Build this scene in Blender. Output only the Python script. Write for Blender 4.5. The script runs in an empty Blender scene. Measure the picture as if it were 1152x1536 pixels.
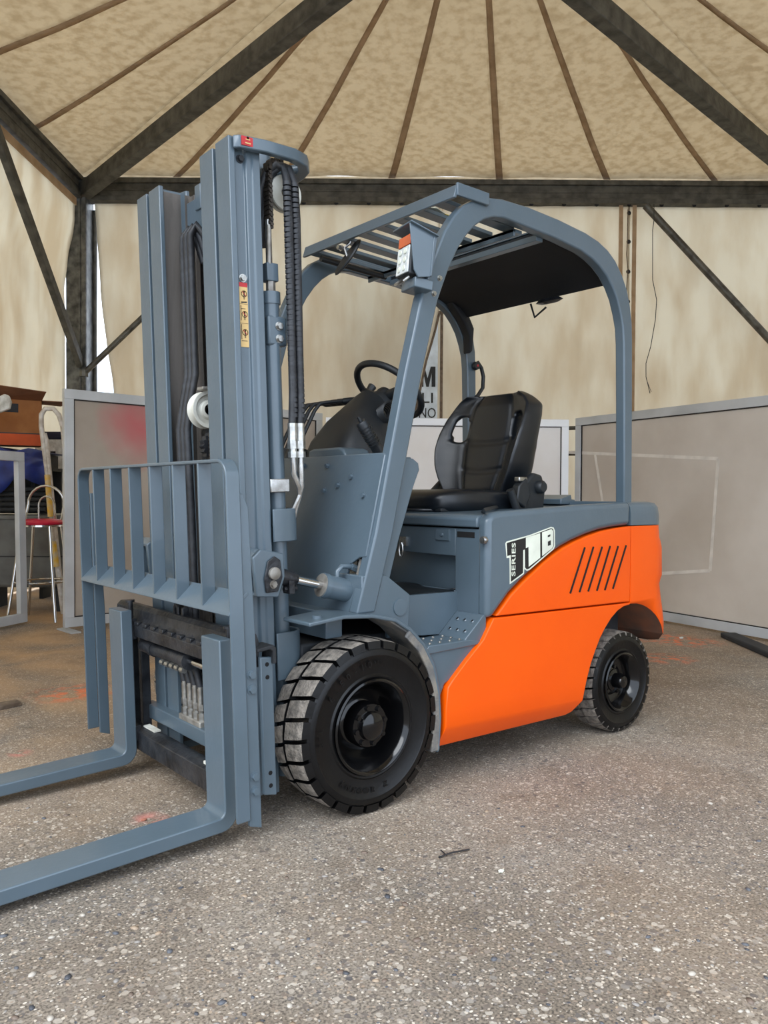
import bpy, bmesh, math, random
from math import sin, cos, pi, radians, sqrt
from mathutils import Vector, Matrix, noise
random.seed(7)
SC = bpy.context.scene
COL = SC.collection

# ------------------------------------------------------------------ camera
YAW, PITCH, ROLL, FPX = 0.8798, -0.0203, 0.0058, 1208.04
CAM = Vector((-1.6960, -2.6569, 1.0718))
fw = Vector((cos(YAW)*cos(PITCH), sin(YAW)*cos(PITCH), sin(PITCH)))
r0 = Vector((sin(YAW), -cos(YAW), 0)); u0 = r0.cross(fw)
rt = cos(ROLL)*r0 + sin(ROLL)*u0
up = -sin(ROLL)*r0 + cos(ROLL)*u0
cd = bpy.data.cameras.new('camera'); cam = bpy.data.objects.new('camera', cd); COL.objects.link(cam)
m3 = Matrix((rt, up, -fw)).transposed()
cam.matrix_world = Matrix.Translation(CAM) @ m3.to_4x4()
cd.sensor_fit = 'HORIZONTAL'; cd.sensor_width = 36.0; cd.lens = 36.0*FPX/1152.0
cd.clip_start = 0.05; cd.clip_end = 200
SC.camera = cam
# ------------------------------------------------------------------ sky, exposure
w = bpy.data.worlds.new('overcast_sky'); SC.world = w; w.use_nodes = True
nt = w.node_tree; nt.nodes.clear()
wo = nt.nodes.new('ShaderNodeOutputWorld'); bg = nt.nodes.new('ShaderNodeBackground')
tc = nt.nodes.new('ShaderNodeTexCoord'); sx = nt.nodes.new('ShaderNodeSeparateXYZ'); cr = nt.nodes.new('ShaderNodeValToRGB')
nt.links.new(tc.outputs['Generated'], sx.inputs[0]); nt.links.new(sx.outputs['Z'], cr.inputs[0])
cr.color_ramp.elements[0].position = 0.0; cr.color_ramp.elements[0].color = (0.80, 0.90, 1.05, 1)
cr.color_ramp.elements[1].position = 1.0; cr.color_ramp.elements[1].color = (0.82, 0.92, 1.06, 1)
nt.links.new(cr.outputs[0], bg.inputs[0]); bg.inputs[1].default_value = 2.1
nt.links.new(bg.outputs[0], wo.inputs[0])
SUN = bpy.data.lights.new('sun', 'SUN'); SUN.energy = 2.3; SUN.angle = radians(45); SUN.color = (0.95, 0.98, 1.0)
so = bpy.data.objects.new('sun', SUN); COL.objects.link(so)
# soft, hazy sun coming in through the open front, from ahead of the truck
so.rotation_euler = Vector((0.66, 0.22, -0.72)).to_track_quat('-Z', 'Y').to_euler()
SC.view_settings.view_transform = 'Standard'; SC.view_settings.look = 'None'
SC.view_settings.gamma = 1.0; SC.view_settings.use_curve_mapping = False
SC.view_settings.exposure = 0.46
SC.cycles.use_denoising = True
SC.cycles.max_bounces = 8; SC.cycles.diffuse_bounces = 5

# ------------------------------------------------------------------ helpers
def srgb(r, g, b):
    def c(v):
        v /= 255.0
        return v/12.92 if v <= 0.04045 else ((v+0.055)/1.055)**2.4
    return (c(r), c(g), c(b))

def mat(name, rgb, rough=0.5, metal=0.0, rgb2=None, scale=8.0, amt=1.0, bump=0.0, bscale=60.0, coat=0.0, trans=0.0, detail=4.0, stretch=None, lo=0.35, hi=0.65, spec=None):
    m = bpy.data.materials.new(name); m.use_nodes = True
    n = m.node_tree; b = n.nodes['Principled BSDF']; out = n.nodes['Material Output']
    c1 = srgb(*rgb) + (1,)
    b.inputs['Roughness'].default_value = rough; b.inputs['Metallic'].default_value = metal
    if spec is not None: b.inputs['Specular IOR Level'].default_value = spec
    if coat: b.inputs['Coat Weight'].default_value = coat; b.inputs['Coat Roughness'].default_value = 0.08
    t = n.nodes.new('ShaderNodeTexCoord')
    vec = t.outputs['Object']
    if stretch:
        mp = n.nodes.new('ShaderNodeMapping'); mp.inputs['Scale'].default_value = stretch
        n.links.new(vec, mp.inputs[0]); vec = mp.outputs[0]
    col = None
    if rgb2 is None:
        rgb2 = tuple(max(0, v*0.9) for v in rgb)
    ns = n.nodes.new('ShaderNodeTexNoise'); ns.inputs['Scale'].default_value = scale; ns.inputs['Detail'].default_value = detail
    n.links.new(vec, ns.inputs['Vector'])
    ra = n.nodes.new('ShaderNodeValToRGB'); ra.color_ramp.elements[0].position = lo; ra.color_ramp.elements[1].position = hi
    ra.color_ramp.elements[0].color = c1
    c2 = srgb(*rgb2); ra.color_ramp.elements[1].color = tuple(c1[i]*(1-amt)+c2[i]*amt for i in range(3)) + (1,)
    n.links.new(ns.outputs[0], ra.inputs[0]); n.links.new(ra.outputs[0], b.inputs['Base Color'])
    col = ra.outputs[0]
    if bump:
        nb = n.nodes.new('ShaderNodeTexNoise'); nb.inputs['Scale'].default_value = bscale; nb.inputs['Detail'].default_value = 3
        n.links.new(t.outputs['Object'], nb.inputs['Vector'])
        bp = n.nodes.new('ShaderNodeBump'); bp.inputs['Strength'].default_value = bump; bp.inputs['Distance'].default_value = 0.01
        n.links.new(nb.outputs[0], bp.inputs['Height']); n.links.new(bp.outputs[0], b.inputs['Normal'])
    if trans:
        tr = n.nodes.new('ShaderNodeBsdfTranslucent'); mx = n.nodes.new('ShaderNodeMixShader'); mx.inputs[0].default_value = trans
        n.links.new(col, tr.inputs[0]); n.links.new(b.outputs[0], mx.inputs[1]); n.links.new(tr.outputs[0], mx.inputs[2])
        n.links.new(mx.outputs[0], out.inputs[0])
    return m

def M_(name, *a, **k):
    MT[name] = mat(name, *a, **k)
MT = {}
M_('grey_paint', (81, 95, 105), rough=0.30, rgb2=(77, 91, 100), scale=5, bump=0.05, bscale=45, coat=0.15)
M_('orange_paint', (233, 86, 0), rough=0.4, rgb2=(228, 81, 0), scale=3, coat=0.08, spec=0.3)
M_('black_gloss', (7, 7, 8), rough=0.14, rgb2=(11, 11, 12), scale=6, coat=0.2, spec=0.35)
M_('tyre_black', (7, 7, 8), rough=0.36, rgb2=(12, 12, 13), scale=14, bump=0.08, spec=0.3)
M_('tread_dust', (140, 132, 122), rough=0.95, rgb2=(92, 87, 81), scale=45, bump=0.7, bscale=130)
M_('black_plastic', (21, 25, 29), rough=0.48, rgb2=(28, 32, 35), scale=9, bump=0.05, bscale=200)
M_('seat_vinyl', (13, 17, 22), rough=0.33, rgb2=(19, 23, 28), scale=5, bump=0.08, bscale=300)
M_('rubber_hose', (44, 46, 50), rough=0.55, rgb2=(28, 29, 32), scale=30, bump=0.2)
M_('greasy_metal', (52, 54, 58), rough=0.38, metal=0.3, rgb2=(26, 27, 30), scale=14, bump=0.35, bscale=40)
M_('dirty_rail', (104, 98, 92), rough=0.6, rgb2=(62, 58, 54), scale=16, bump=0.2, stretch=(1, 1, 0.06))
M_('steel', (190, 190, 186), rough=0.28, metal=0.9, rgb2=(150, 148, 143), scale=40)
M_('chrome', (215, 215, 215), rough=0.12, metal=1.0)
M_('dull_chrome', (196, 196, 194), rough=0.25, metal=0.9, rgb2=(142, 140, 136), scale=18)
M_('white_nylon', (216, 216, 206), rough=0.5, rgb2=(186, 184, 172), scale=10)
M_('old_tan_metal', (150, 147, 140), rough=0.5, metal=0.4, rgb2=(112, 106, 98), scale=22)
M_('chain', (70, 62, 54), rough=0.6, metal=0.5, rgb2=(40, 36, 32), scale=60)
M_('dusty_fender', (128, 122, 112), rough=0.9, rgb2=(92, 92, 92), scale=16, bump=0.4, bscale=90)
M_('arch_shade', (92, 52, 30), rough=0.8, rgb2=(60, 42, 32), scale=9)  # shade under the rear wheel arch, put into the colour of its cut face
M_('black_void', (6, 6, 7), rough=0.9)  # near-black colour stands in for the dark inside slots, holes and wheel arch
M_('dark_grey', (40, 43, 47), rough=0.7, rgb2=(30, 32, 35), scale=12)
M_('roof_black', (13, 16, 20), rough=0.75, rgb2=(18, 21, 25), scale=6)
M_('lens_amber', (205, 84, 30), rough=0.2, coat=0.5)
M_('lens_clear', (190, 196, 196), rough=0.2, coat=0.6, rgb2=(228, 232, 230), scale=60)
M_('label_tan', (214, 180, 118), rough=0.5)
M_('label_red', (186, 40, 44), rough=0.5)
M_('label_black', (18, 18, 20), rough=0.5)
M_('label_white', (226, 230, 214), rough=0.45)
M_('label_yellow', (222, 196, 30), rough=0.5)
M_('fabric', (224, 218, 203), rough=0.85, rgb2=(211, 200, 180), scale=3.2, amt=1.0, trans=0.6, detail=12, bump=0.3, bscale=9, stretch=(1, 1, 0.3), lo=0.40, hi=0.66)
M_('roof_fabric', (208, 195, 172), rough=0.85, rgb2=(194, 179, 154), scale=11, amt=1.0, trans=0.5, detail=14, bump=0.25, bscale=14, lo=0.42, hi=0.64)
M_('seam', (206, 182, 152), rough=0.85, rgb2=(186, 160, 128), scale=6, trans=0.45)
M_('beam', (88, 86, 78), rough=0.7, rgb2=(58, 56, 50), scale=9, bump=0.4, bscale=40, detail=8)
M_('post', (112, 112, 108), rough=0.4, metal=0.5, rgb2=(60, 60, 58), scale=10, detail=8)
M_('brace', (104, 102, 94), rough=0.5, metal=0.4, rgb2=(66, 62, 56), scale=10)
M_('aluminium', (196, 200, 203), rough=0.42, metal=0.2, rgb2=(176, 180, 182), scale=3)
M_('white_frame', (246, 248, 249), rough=0.4, rgb2=(236, 239, 240), scale=2)
M_('black_gasket', (24, 24, 24), rough=0.6)
M_('cardboard', (168, 112, 62), rough=0.85, rgb2=(146, 92, 48), scale=6)
M_('cardboard_flap', (128, 84, 56), rough=0.85, rgb2=(110, 70, 46), scale=6)
M_('box_orange', (206, 88, 40), rough=0.8)
M_('blue_tarp', (28, 52, 128), rough=0.42, rgb2=(20, 36, 92), scale=7, bump=0.35, bscale=12)
M_('red_vinyl', (196, 30, 62), rough=0.3, rgb2=(214, 52, 74), scale=16)
M_('white_enamel', (212, 208, 200), rough=0.45, rgb2=(176, 166, 152), scale=20)
M_('yellow_enamel', (226, 178, 36), rough=0.5, rgb2=(206, 190, 150), scale=18)
M_('foam_white', (214, 214, 208), rough=0.8, rgb2=(170, 168, 160), scale=20)
M_('bin_grey', (104, 106, 104), rough=0.7, rgb2=(84, 84, 82), scale=5)
M_('navy', (26, 30, 52), rough=0.8)
M_('sign_board', (214, 226, 240), rough=0.5)
M_('pale_wall', (220, 222, 226), rough=0.9)
M_('wood', (120, 104, 88), rough=0.9, rgb2=(90, 76, 62), scale=20)
M_('brick', (170, 108, 84), rough=0.9, rgb2=(146, 96, 78), scale=60)

class MB:
    """collects shapes into one mesh"""
    def __init__(s): s.v = []; s.f = []; s.mi = []; s.sm = []
    def add(s, vs, fs, mi=0, smooth=False, mx=None):
        o = len(s.v)
        s.v += [tuple((mx @ Vector(v)) if mx else Vector(v)) for v in vs]
        for f in fs:
            s.f.append([o+i for i in f]); s.mi.append(mi); s.sm.append(smooth)
        return s
    def box(s, a, b, mi=0, mx=None):
        x0, y0, z0 = a; x1, y1, z1 = b
        x0, x1 = min(x0, x1), max(x0, x1); y0, y1 = min(y0, y1), max(y0, y1); z0, z1 = min(z0, z1), max(z0, z1)
        vs = [(x0,y0,z0),(x1,y0,z0),(x1,y1,z0),(x0,y1,z0),(x0,y0,z1),(x1,y0,z1),(x1,y1,z1),(x0,y1,z1)]
        fs = [(3,2,1,0),(4,5,6,7),(0,1,5,4),(1,2,6,5),(2,3,7,6),(3,0,4,7)]
        return s.add(vs, fs, mi, False, mx)
    def prism(s, pts, a, b, axis='y', mi=0, mx=None, smooth=False):
        """pts: 2-D outline (x,z for axis y; y,z for axis x; x,y for axis z), extruded a..b"""
        if a > b: a, b = b, a
        def P(p, c):
            return {'y': (p[0], c, p[1]), 'x': (c, p[0], p[1]), 'z': (p[0], p[1], c)}[axis]
        area = sum(pts[i][0]*pts[(i+1) % len(pts)][1]-pts[(i+1) % len(pts)][0]*pts[i][1] for i in range(len(pts)))
        if (area < 0) ^ (axis == 'y'): pts = pts[::-1]
        n = len(pts)
        vs = [P(p, a) for p in pts]+[P(p, b) for p in pts]
        fs = [tuple(range(n))[::-1], tuple(range(n, 2*n))]+[(i, (i+1) % n, n+(i+1) % n, n+i) for i in range(n)]
        return s.add(vs, fs, mi, smooth, mx)
    def hull_bar(s, p, q, w, h, upv=(0, 0, 1), mi=0, mx=None):
        """rectangular bar from p to q"""
        p = Vector(p); q = Vector(q); d = (q-p).normalized(); upv = Vector(upv)
        sd = d.cross(upv).normalized(); uu = sd.cross(d).normalized()
        vs = []
        for c in (p, q):
            for a, b in ((-1,-1),(1,-1),(1,1),(-1,1)):
                vs.append(c+sd*a*w/2+uu*b*h/2)
        return s.add(vs, [(0,1,2,3),(7,6,5,4),(1,0,4,5),(2,1,5,6),(3,2,6,7),(0,3,7,4)], mi, False, mx)
    def tube(s, pts, r, seg=10, mi=0, mx=None, closed=False, sq=None, caps=True):
        pts = [Vector(p) for p in pts]; n = len(pts); vs = []; prev = None
        rr = r if isinstance(r, (list, tuple)) else [r]*n
        for i, p in enumerate(pts):
            if closed: d = (pts[(i+1) % n]-pts[i-1]).normalized()
            else: d = ((pts[min(i+1, n-1)]-p).normalized()+(p-pts[max(i-1, 0)]).normalized())
            if d.length < 1e-6: d = pts[min(i+1, n-1)]-p
            d.normalize()
            if prev is None:
                a = Vector((0, 0, 1)) if abs(d.z) < 0.9 else Vector((1, 0, 0))
                nx = d.cross(a).normalized()
            else:
                nx = (prev-d*prev.dot(d)).normalized()
            prev = nx; ny = d.cross(nx)
            for k in range(seg):
                t = 2*pi*k/seg
                vs.append(p+(nx*cos(t)+ny*sin(t))*rr[i])
        fs = []
        for i in range(n if closed else n-1):
            j = (i+1) % n
            for k in range(seg):
                l = (k+1) % seg
                fs.append((i*seg+k, i*seg+l, j*seg+l, j*seg+k))
        if not closed and caps:
            fs.append(tuple(range(seg))[::-1]); fs.append(tuple((n-1)*seg+k for k in range(seg)))
        return s.add(vs, fs, mi, True, mx)
    def cyl(s, p, q, r, seg=20, mi=0, mx=None, r2=None):
        return s.tube([p, q], [r, r if r2 is None else r2], seg, mi, mx)
    def lathe(s, prof, c, seg=48, mi=0, mx=None, axis='y'):
        """prof: (radius, offset along axis) list; mi may be list per segment"""
        vs = []; n = len(prof)
        for k in range(seg):
            t = 2*pi*k/seg
            for (r, a) in prof:
                if axis == 'y': vs.append((c[0]+r*cos(t), c[1]+a, c[2]+r*sin(t)))
                elif axis == 'z': vs.append((c[0]+r*cos(t), c[1]-r*sin(t), c[2]+a))
                else: vs.append((c[0]+a, c[1]-r*cos(t), c[2]+r*sin(t)))
        for i in range(n-1):
            fs = []
            for k in range(seg):
                l = (k+1) % seg
                fs.append((k*n+i, l*n+i, l*n+i+1, k*n+i+1))
            o = mi[i] if isinstance(mi, list) else mi
            if i == 0: s.add(vs, fs, o, True, mx); base = len(s.v)-len(vs)
            else:
                for f in fs: s.f.append([base+q for q in f]); s.mi.append(o); s.sm.append(True)
        return s
    def sheet(s, fn, nu, nv, mi=0, smooth=True, skip=None, mx=None):
        vs = [fn(i/nu, j/nv) for j in range(nv+1) for i in range(nu+1)]
        fs = []
        for j in range(nv):
            for i in range(nu):
                if skip and skip(i, j): continue
                a = j*(nu+1)+i
                fs.append((a, a+1, a+nu+2, a+nu+1))
        return s.add(vs, fs, mi, smooth, mx)
    def build(s, name, mats, parent=None, bevel=0, bseg=2, solid=0, sub=0, mx=None, weld=False, ang=40, origin=None):
        me = bpy.data.meshes.new(name)
        T = mx
        vs = [(T @ Vector(v)) if T else Vector(v) for v in s.v]
        if origin is None and vs:
            if parent is None: origin = Vector((0, 0, 0))
            else: origin = sum(vs, Vector())/len(vs)
        origin = Vector(origin)
        me.from_pydata([v-origin for v in vs], [], s.f)
        if not isinstance(mats, (list, tuple)): mats = [mats]
        for m in mats: me.materials.append(MT[m] if isinstance(m, str) else m)
        me.polygons.foreach_set('material_index', s.mi)
        me.polygons.foreach_set('use_smooth', [True]*len(s.f) if (bevel or any(s.sm)) else s.sm)
        if bevel or any(s.sm) or weld:
            bm = bmesh.new(); bm.from_mesh(me)
            if weld: bmesh.ops.remove_doubles(bm, verts=bm.verts, dist=1e-5)
            for e in bm.edges:
                if len(e.link_faces) == 2 and e.calc_face_angle(0) > radians(ang): e.smooth = False
            bm.to_mesh(me); bm.free()
        o = bpy.data.objects.new(name, me); COL.objects.link(o)
        if parent is not None:
            o.parent = parent
            o.matrix_parent_inverse = Matrix.Identity(4)
            par = parent; off = Vector((0, 0, 0))
            while par is not None: off += Vector(par.location); par = par.parent
            o.location = origin-off
        else: o.location = origin
        if sub:
            md = o.modifiers.new('sub', 'SUBSURF'); md.levels = sub; md.render_levels = sub
        if solid:
            md = o.modifiers.new('sol', 'SOLIDIFY'); md.thickness = solid; md.offset = 0
        if bevel:
            md = o.modifiers.new('bev', 'BEVEL'); md.width = bevel; md.segments = bseg; md.limit_method = 'ANGLE'; md.angle_limit = radians(ang-2)
            md.harden_normals = False
        return o

def tag(o, label=None, cat=None, group=None, kind=None):
    if label: o['label'] = label
    if cat: o['category'] = cat
    if group: o['group'] = group
    if kind: o['kind'] = kind
    return o
def empty(name, loc=(0, 0, 0)):
    o = bpy.data.objects.new(name, None); COL.objects.link(o); o.location = loc; o.empty_display_size = 0.1
    return o
# a ray of the photograph meets a plane or a depth: gives real positions
def ray(px, py): return fw+rt*((px-576)/FPX)-up*((py-768)/FPX)
def on(ax, c, px, py):
    d = ray(px, py); i = 'xyz'.index(ax); return CAM+d*((c-CAM[i])/d[i])
fh = Vector((cos(YAW), sin(YAW), 0)); rh = Vector((sin(YAW), -cos(YAW), 0))
def dep(px, py, D):
    d = ray(px, py); return CAM+d*(D/d.dot(fh))
def room(l, d, z): return Vector((CAM.x, CAM.y, 0))+rh*l+fh*d+Vector((0, 0, z))
# mast frame, leaning 2.3 degrees forward
TILT = radians(2.3); PV = Vector((-0.5, 0, 0.1))
MX = Matrix.Translation(PV) @ Matrix.Rotation(-TILT, 4, 'Y') @ Matrix.Translation(-PV)
MXI = MX.inverted()
def onm(ax, c, px, py):
    d = MXI.to_3x3() @ ray(px, py); C0 = MXI @ CAM; i = 'xyz'.index(ax); return C0+d*((c-C0[i])/d[i])
def font_mesh(txt, size, extrude=0.0005, spacing=1.0, bold=0.012):
    cu = bpy.data.curves.new('t', 'FONT'); cu.body = txt; cu.size = size; cu.extrude = extrude; cu.align_x = 'CENTER'; cu.align_y = 'CENTER'; cu.resolution_u = 3
    cu.space_character = spacing; cu.offset = size*bold
    o = bpy.data.objects.new('t', cu); COL.objects.link(o)
    bpy.context.view_layer.update()
    me = o.to_mesh(); vs = [v.co.copy() for v in me.vertices]; fs = [tuple(p.vertices) for p in me.polygons]
    o.to_mesh_clear(); bpy.data.objects.remove(o); bpy.data.curves.remove(cu)
    return vs, fs
def frame_mx(o, xdir, ydir):
    xd = Vector(xdir).normalized(); yd = Vector(ydir); zd = xd.cross(yd).normalized(); yd = zd.cross(xd)
    m = Matrix((xd, yd, zd)).transposed().to_4x4(); m.translation = Vector(o); return m
def hexbolt(mb, p, d, r=0.009, h=0.007, mi=0, mx=None):
    p = Vector(p); d = Vector(d).normalized()
    mb.cyl(p, p+d*0.002, r*1.35, 14, mi, mx); mb.cyl(p, p+d*h, r, 6, mi, mx)

# ================================================================== SETTING
# ---- floor
def floor_mat():
    m = bpy.data.materials.new('exposed_aggregate'); m.use_nodes = True
    n = m.node_tree; b = n.nodes['Principled BSDF']; b.inputs['Roughness'].default_value = 0.8
    L = n.links.new
    g = n.nodes.new('ShaderNodeNewGeometry'); P = g.outputs['Position']
    def noise_(sc, det=4, dist=0):
        q = n.nodes.new('ShaderNodeTexNoise'); q.inputs['Scale'].default_value = sc; q.inputs['Detail'].default_value = det; q.inputs['Distortion'].default_value = dist
        L(P, q.inputs['Vector']); return q.outputs[0]
    def ramp(src, stops):
        q = n.nodes.new('ShaderNodeValToRGB'); cr = q.color_ramp
        while len(cr.elements) < len(stops): cr.elements.new(0.5)
        for e, (p_, c_) in zip(cr.elements, stops): e.position = p_; e.color = c_ if len(c_) == 4 else srgb(*c_)+(1,)
        L(src, q.inputs[0]); return q.outputs[0]
    def mix(f, a, c, mode='MIX'):
        q = n.nodes.new('ShaderNodeMixRGB'); q.blend_type = mode
        for i, s_ in enumerate((f, a, c)):
            if hasattr(s_, 'is_linked') or hasattr(s_, 'links'): L(s_, q.inputs[i])
            else: q.inputs[i].default_value = s_
        return q.outputs[0]
    base = ramp(noise_(0.9, 8), [(0.3, (106, 97, 86)), (0.5, (121, 113, 103)), (0.7, (136, 130, 121))])
    fine = ramp(noise_(150, 3), [(0.36, (0.30, 0.30, 0.31, 1)), (0.5, (0.95, 0.95, 0.95, 1)), (0.66, (1.45, 1.43, 1.38, 1))])
    c = mix(0.9, base, fine, 'MULTIPLY')
    # stones: two sizes of voronoi cells
    heights = []
    for sc, th, pal in ((50, 0.44, [(0.0, (62, 64, 70)), (0.25, (112, 102, 92)), (0.5, (84, 82, 82)), (0.75, (176, 168, 156)), (1.0, (96, 84, 76))]),
                        (110, 0.40, [(0.0, (196, 188, 176)), (0.3, (110, 106, 104)), (0.6, (150, 132, 114)), (1.0, (214, 206, 192))])):
        v = n.nodes.new('ShaderNodeTexVoronoi'); v.inputs['Scale'].default_value = sc
        dn = n.nodes.new('ShaderNodeTexNoise'); dn.inputs['Scale'].default_value = sc*0.7
        L(P, dn.inputs['Vector'])
        vm = n.nodes.new('ShaderNodeVectorMath'); vm.operation = 'MULTIPLY_ADD'; L(dn.outputs['Color'], vm.inputs[0]); vm.inputs[1].default_value = (0.012,)*3; L(P, vm.inputs[2])
        L(vm.outputs[0], v.inputs['Vector'])
        sp = n.nodes.new('ShaderNodeSeparateColor'); L(v.outputs['Color'], sp.inputs[0])
        stone = ramp(sp.outputs[0], pal)
        m1 = n.nodes.new('ShaderNodeMath'); m1.operation = 'LESS_THAN'; L(v.outputs['Distance'], m1.inputs[0]); m1.inputs[1].default_value = th
        m2 = n.nodes.new('ShaderNodeMath'); m2.operation = 'GREATER_THAN'; L(sp.outputs[1], m2.inputs[0]); m2.inputs[1].default_value = 0.52
        m3 = n.nodes.new('ShaderNodeMath'); m3.operation = 'MULTIPLY'; L(m1.outputs[0], m3.inputs[0]); L(m2.outputs[0], m3.inputs[1])
        m4 = n.nodes.new('ShaderNodeMath'); m4.operation = 'MULTIPLY'; L(m3.outputs[0], m4.inputs[0]); m4.inputs[1].default_value = 0.85
        c = mix(m4.outputs[0], c, stone); heights.append(m3.outputs[0])
    # warm rust and dirt staining in the far left, grey patches elsewhere
    rust = ramp(noise_(1.3, 6, 0.6), [(0.36, (0.1, 0.1, 0.1, 1)), (0.62, (1, 1, 1, 1))])
    sx_ = n.nodes.new('ShaderNodeSeparateXYZ'); L(P, sx_.inputs[0])
    yr = n.nodes.new('ShaderNodeMapRange'); L(sx_.outputs['Y'], yr.inputs[0]); yr.inputs[1].default_value = -0.3; yr.inputs[2].default_value = 2.6; yr.inputs[3].default_value = 0.10; yr.inputs[4].default_value = 0.75
    mm = n.nodes.new('ShaderNodeMath'); mm.operation = 'MULTIPLY'; L(rust, mm.inputs[0]); L(yr.outputs[0], mm.inputs[1])
    c = mix(mm.outputs[0], c, srgb(196, 158, 114)+(1,))
    dk = ramp(noise_(3.2, 6, 1.0), [(0.55, (1, 1, 1, 1)), (0.75, (0.72, 0.68, 0.64, 1))])
    c = mix(0.8, c, dk, 'MULTIPLY')
    # overspray of orange paint beside the rear wheel and beyond the forks
    for (cx, cy, r_) in OVER:
        vd = n.nodes.new('ShaderNodeVectorMath'); vd.operation = 'DISTANCE'; L(P, vd.inputs[0]); vd.inputs[1].default_value = (cx, cy, 0)
        mr = n.nodes.new('ShaderNodeMapRange'); L(vd.outputs['Value'], mr.inputs[0]); mr.inputs[1].default_value = r_*0.3; mr.inputs[2].default_value = r_; mr.inputs[3].default_value = 0.75; mr.inputs[4].default_value = 0
        sp2 = ramp(noise_(14, 5, 0.5), [(0.46, (0, 0, 0, 1)), (0.60, (1, 1, 1, 1))])
        q = n.nodes.new('ShaderNodeMath'); q.operation = 'MULTIPLY'; L(mr.outputs[0], q.inputs[0]); L(sp2, q.inputs[1])
        c = mix(q.outputs[0], c, (srgb(224, 112, 62) if r_ > 0.12 else srgb(196, 120, 108))+(1,))
    L(c, b.inputs['Base Color'])
    ad = n.nodes.new('ShaderNodeMath'); ad.operation = 'ADD'; L(heights[0], ad.inputs[0]); L(noise_(90, 4), ad.inputs[1])
    bp = n.nodes.new('ShaderNodeBump'); bp.inputs['Strength'].default_value = 0.55; bp.inputs['Distance'].default_value = 0.004
    L(ad.outputs[0], bp.inputs['Height']); L(bp.outputs[0], b.inputs['Normal'])
    return m
OVER = [(on('z', 0, a, b).x, on('z', 0, a, b).y, r_) for a, b, r_ in ((984, 956, 0.30), (1000, 988, 0.22), (1030, 962, 0.30), (110, 1040, 0.26), (225, 1228, 0.07), (30, 1130, 0.06))]
MT['floor'] = floor_mat()
fl = MB()
def ffn(u, v):
    x = -9+u*26; y = -9+v*26
    return (x, y, 0)
fl.sheet(ffn, 26, 26, smooth=False)
floor = tag(fl.build('floor', 'floor'), kind='structure')

# pebbles standing slightly proud of the worn concrete
def rock_mesh(seed, rnd):
    bm = bmesh.new(); bmesh.ops.create_icosphere(bm, subdivisions=1, radius=1.0)
    for v in bm.verts:
        k = 1+0.28*noise.noise(v.co*1.3+Vector((seed*3.1, 0, 0)))
        v.co = Vector((v.co.x*k*1.15, v.co.y*k*0.8, v.co.z*k*0.35))
    me = bpy.data.meshes.new('pebble'); bm.to_mesh(me); bm.free()
    for p_ in me.polygons: p_.use_smooth = True
    return me
PEB = [mat('stone_%d' % i, c, rough=0.6, rgb2=tuple(v*0.8 for v in c), scale=60) for i, c in enumerate(((92, 94, 100), (188, 180, 168), (120, 104, 92), (150, 144, 138), (72, 74, 80), (166, 146, 124)))]
rocks = []
for i in range(12):
    me = rock_mesh(i, random); me.materials.append(PEB[i % 6]); rocks.append(me)
def clear_of_truck(x, y):
    if -0.7 < x < 2.0 and -0.62 < y < 0.62: return False
    if -1.7 < x < -0.4 and (-0.52 < y < -0.34 or 0.25 < y < 0.43): return False
    return True
cnt = 0
while cnt < 300:
    d = 1.42+1.5*random.random()**1.5; l = random.uniform(-0.5, 0.5)*d
    p = room(l, d, 0)
    if not clear_of_truck(p.x, p.y): continue
    o = bpy.data.objects.new('pebble', random.choice(rocks)); COL.objects.link(o); o.parent = floor
    s_ = random.choice((0.005, 0.006, 0.008, 0.010))*random.uniform(0.8, 1.2)
    o.location = (p.x, p.y, s_*0.05); o.scale = (s_, s_, s_); o.rotation_euler = (0, 0, random.uniform(0, 6.28)); cnt += 1
gr = MB()
for k in range(2600):
    d = 1.4+3.6*random.random()**1.2; l = random.uniform(-0.55, 0.55)*d; p = room(l, d, 0)
    if not clear_of_truck(p.x, p.y): continue
    me = random.choice(rocks); s_ = random.uniform(0.002, 0.0042)
    R = Matrix.Translation((p.x, p.y, s_*0.05)) @ Matrix.Rotation(random.uniform(0, 6.28), 4, 'Z') @ Matrix.Scale(s_, 4)
    gr.add([v.co for v in me.vertices], [tuple(q.vertices) for q in me.polygons], random.randrange(6), True, R)
o = gr.build('grit', PEB, floor); o['kind'] = 'stuff'

# ---- tent frame
TS = 1.2
L0, L1, D1 = -3.13*TS, 4.45*TS, 8.3*TS
def zt(z): return 1.0718+(z-1.0718)*TS
D0 = D1-(L1-L0)
CL, CD = 0.5*TS, 4.5*TS
ZB = zt(4.17)
def struct(mb, name, m, **k): return tag(mb.build(name, m, **k), kind='structure')
def beam(a, b, name, h=0.28, w_=0.16):
    mb = MB(); a = Vector(a); b = Vector(b)
    d = (b-a).normalized(); sd = d.cross(Vector((0, 0, 1))).normalized()
    mb.hull_bar(a, b, w_*0.5, h)
    for zz in (h/2-0.03, -h/2+0.03): mb.hull_bar(a+Vector((0, 0, zz)), b+Vector((0, 0, zz)), w_, 0.06)
    mb.hull_bar(a, b, w_*0.6, 0.02)
    return struct(mb, name, 'beam', bevel=0.006)
beam(room(L0, D1, ZB), room(L1, D1, ZB), 'trim_1')
beam(room(L0, D0, ZB), room(L0, D1, ZB), 'trim_2')
beam(room(L1, D0, ZB), room(L1, D1, ZB), 'trim_3')
beam(room(L0, D0, ZB), room(L1, D0, ZB), 'trim_4')
def rafter(l, d, z1, name, z0=4.13):
    mb = MB(); mb.hull_bar(room(l, d, zt(z0)), room(CL, CD, zt(z1)), 0.13, 0.18)
    struct(mb, name, 'beam', bevel=0.008)
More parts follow.
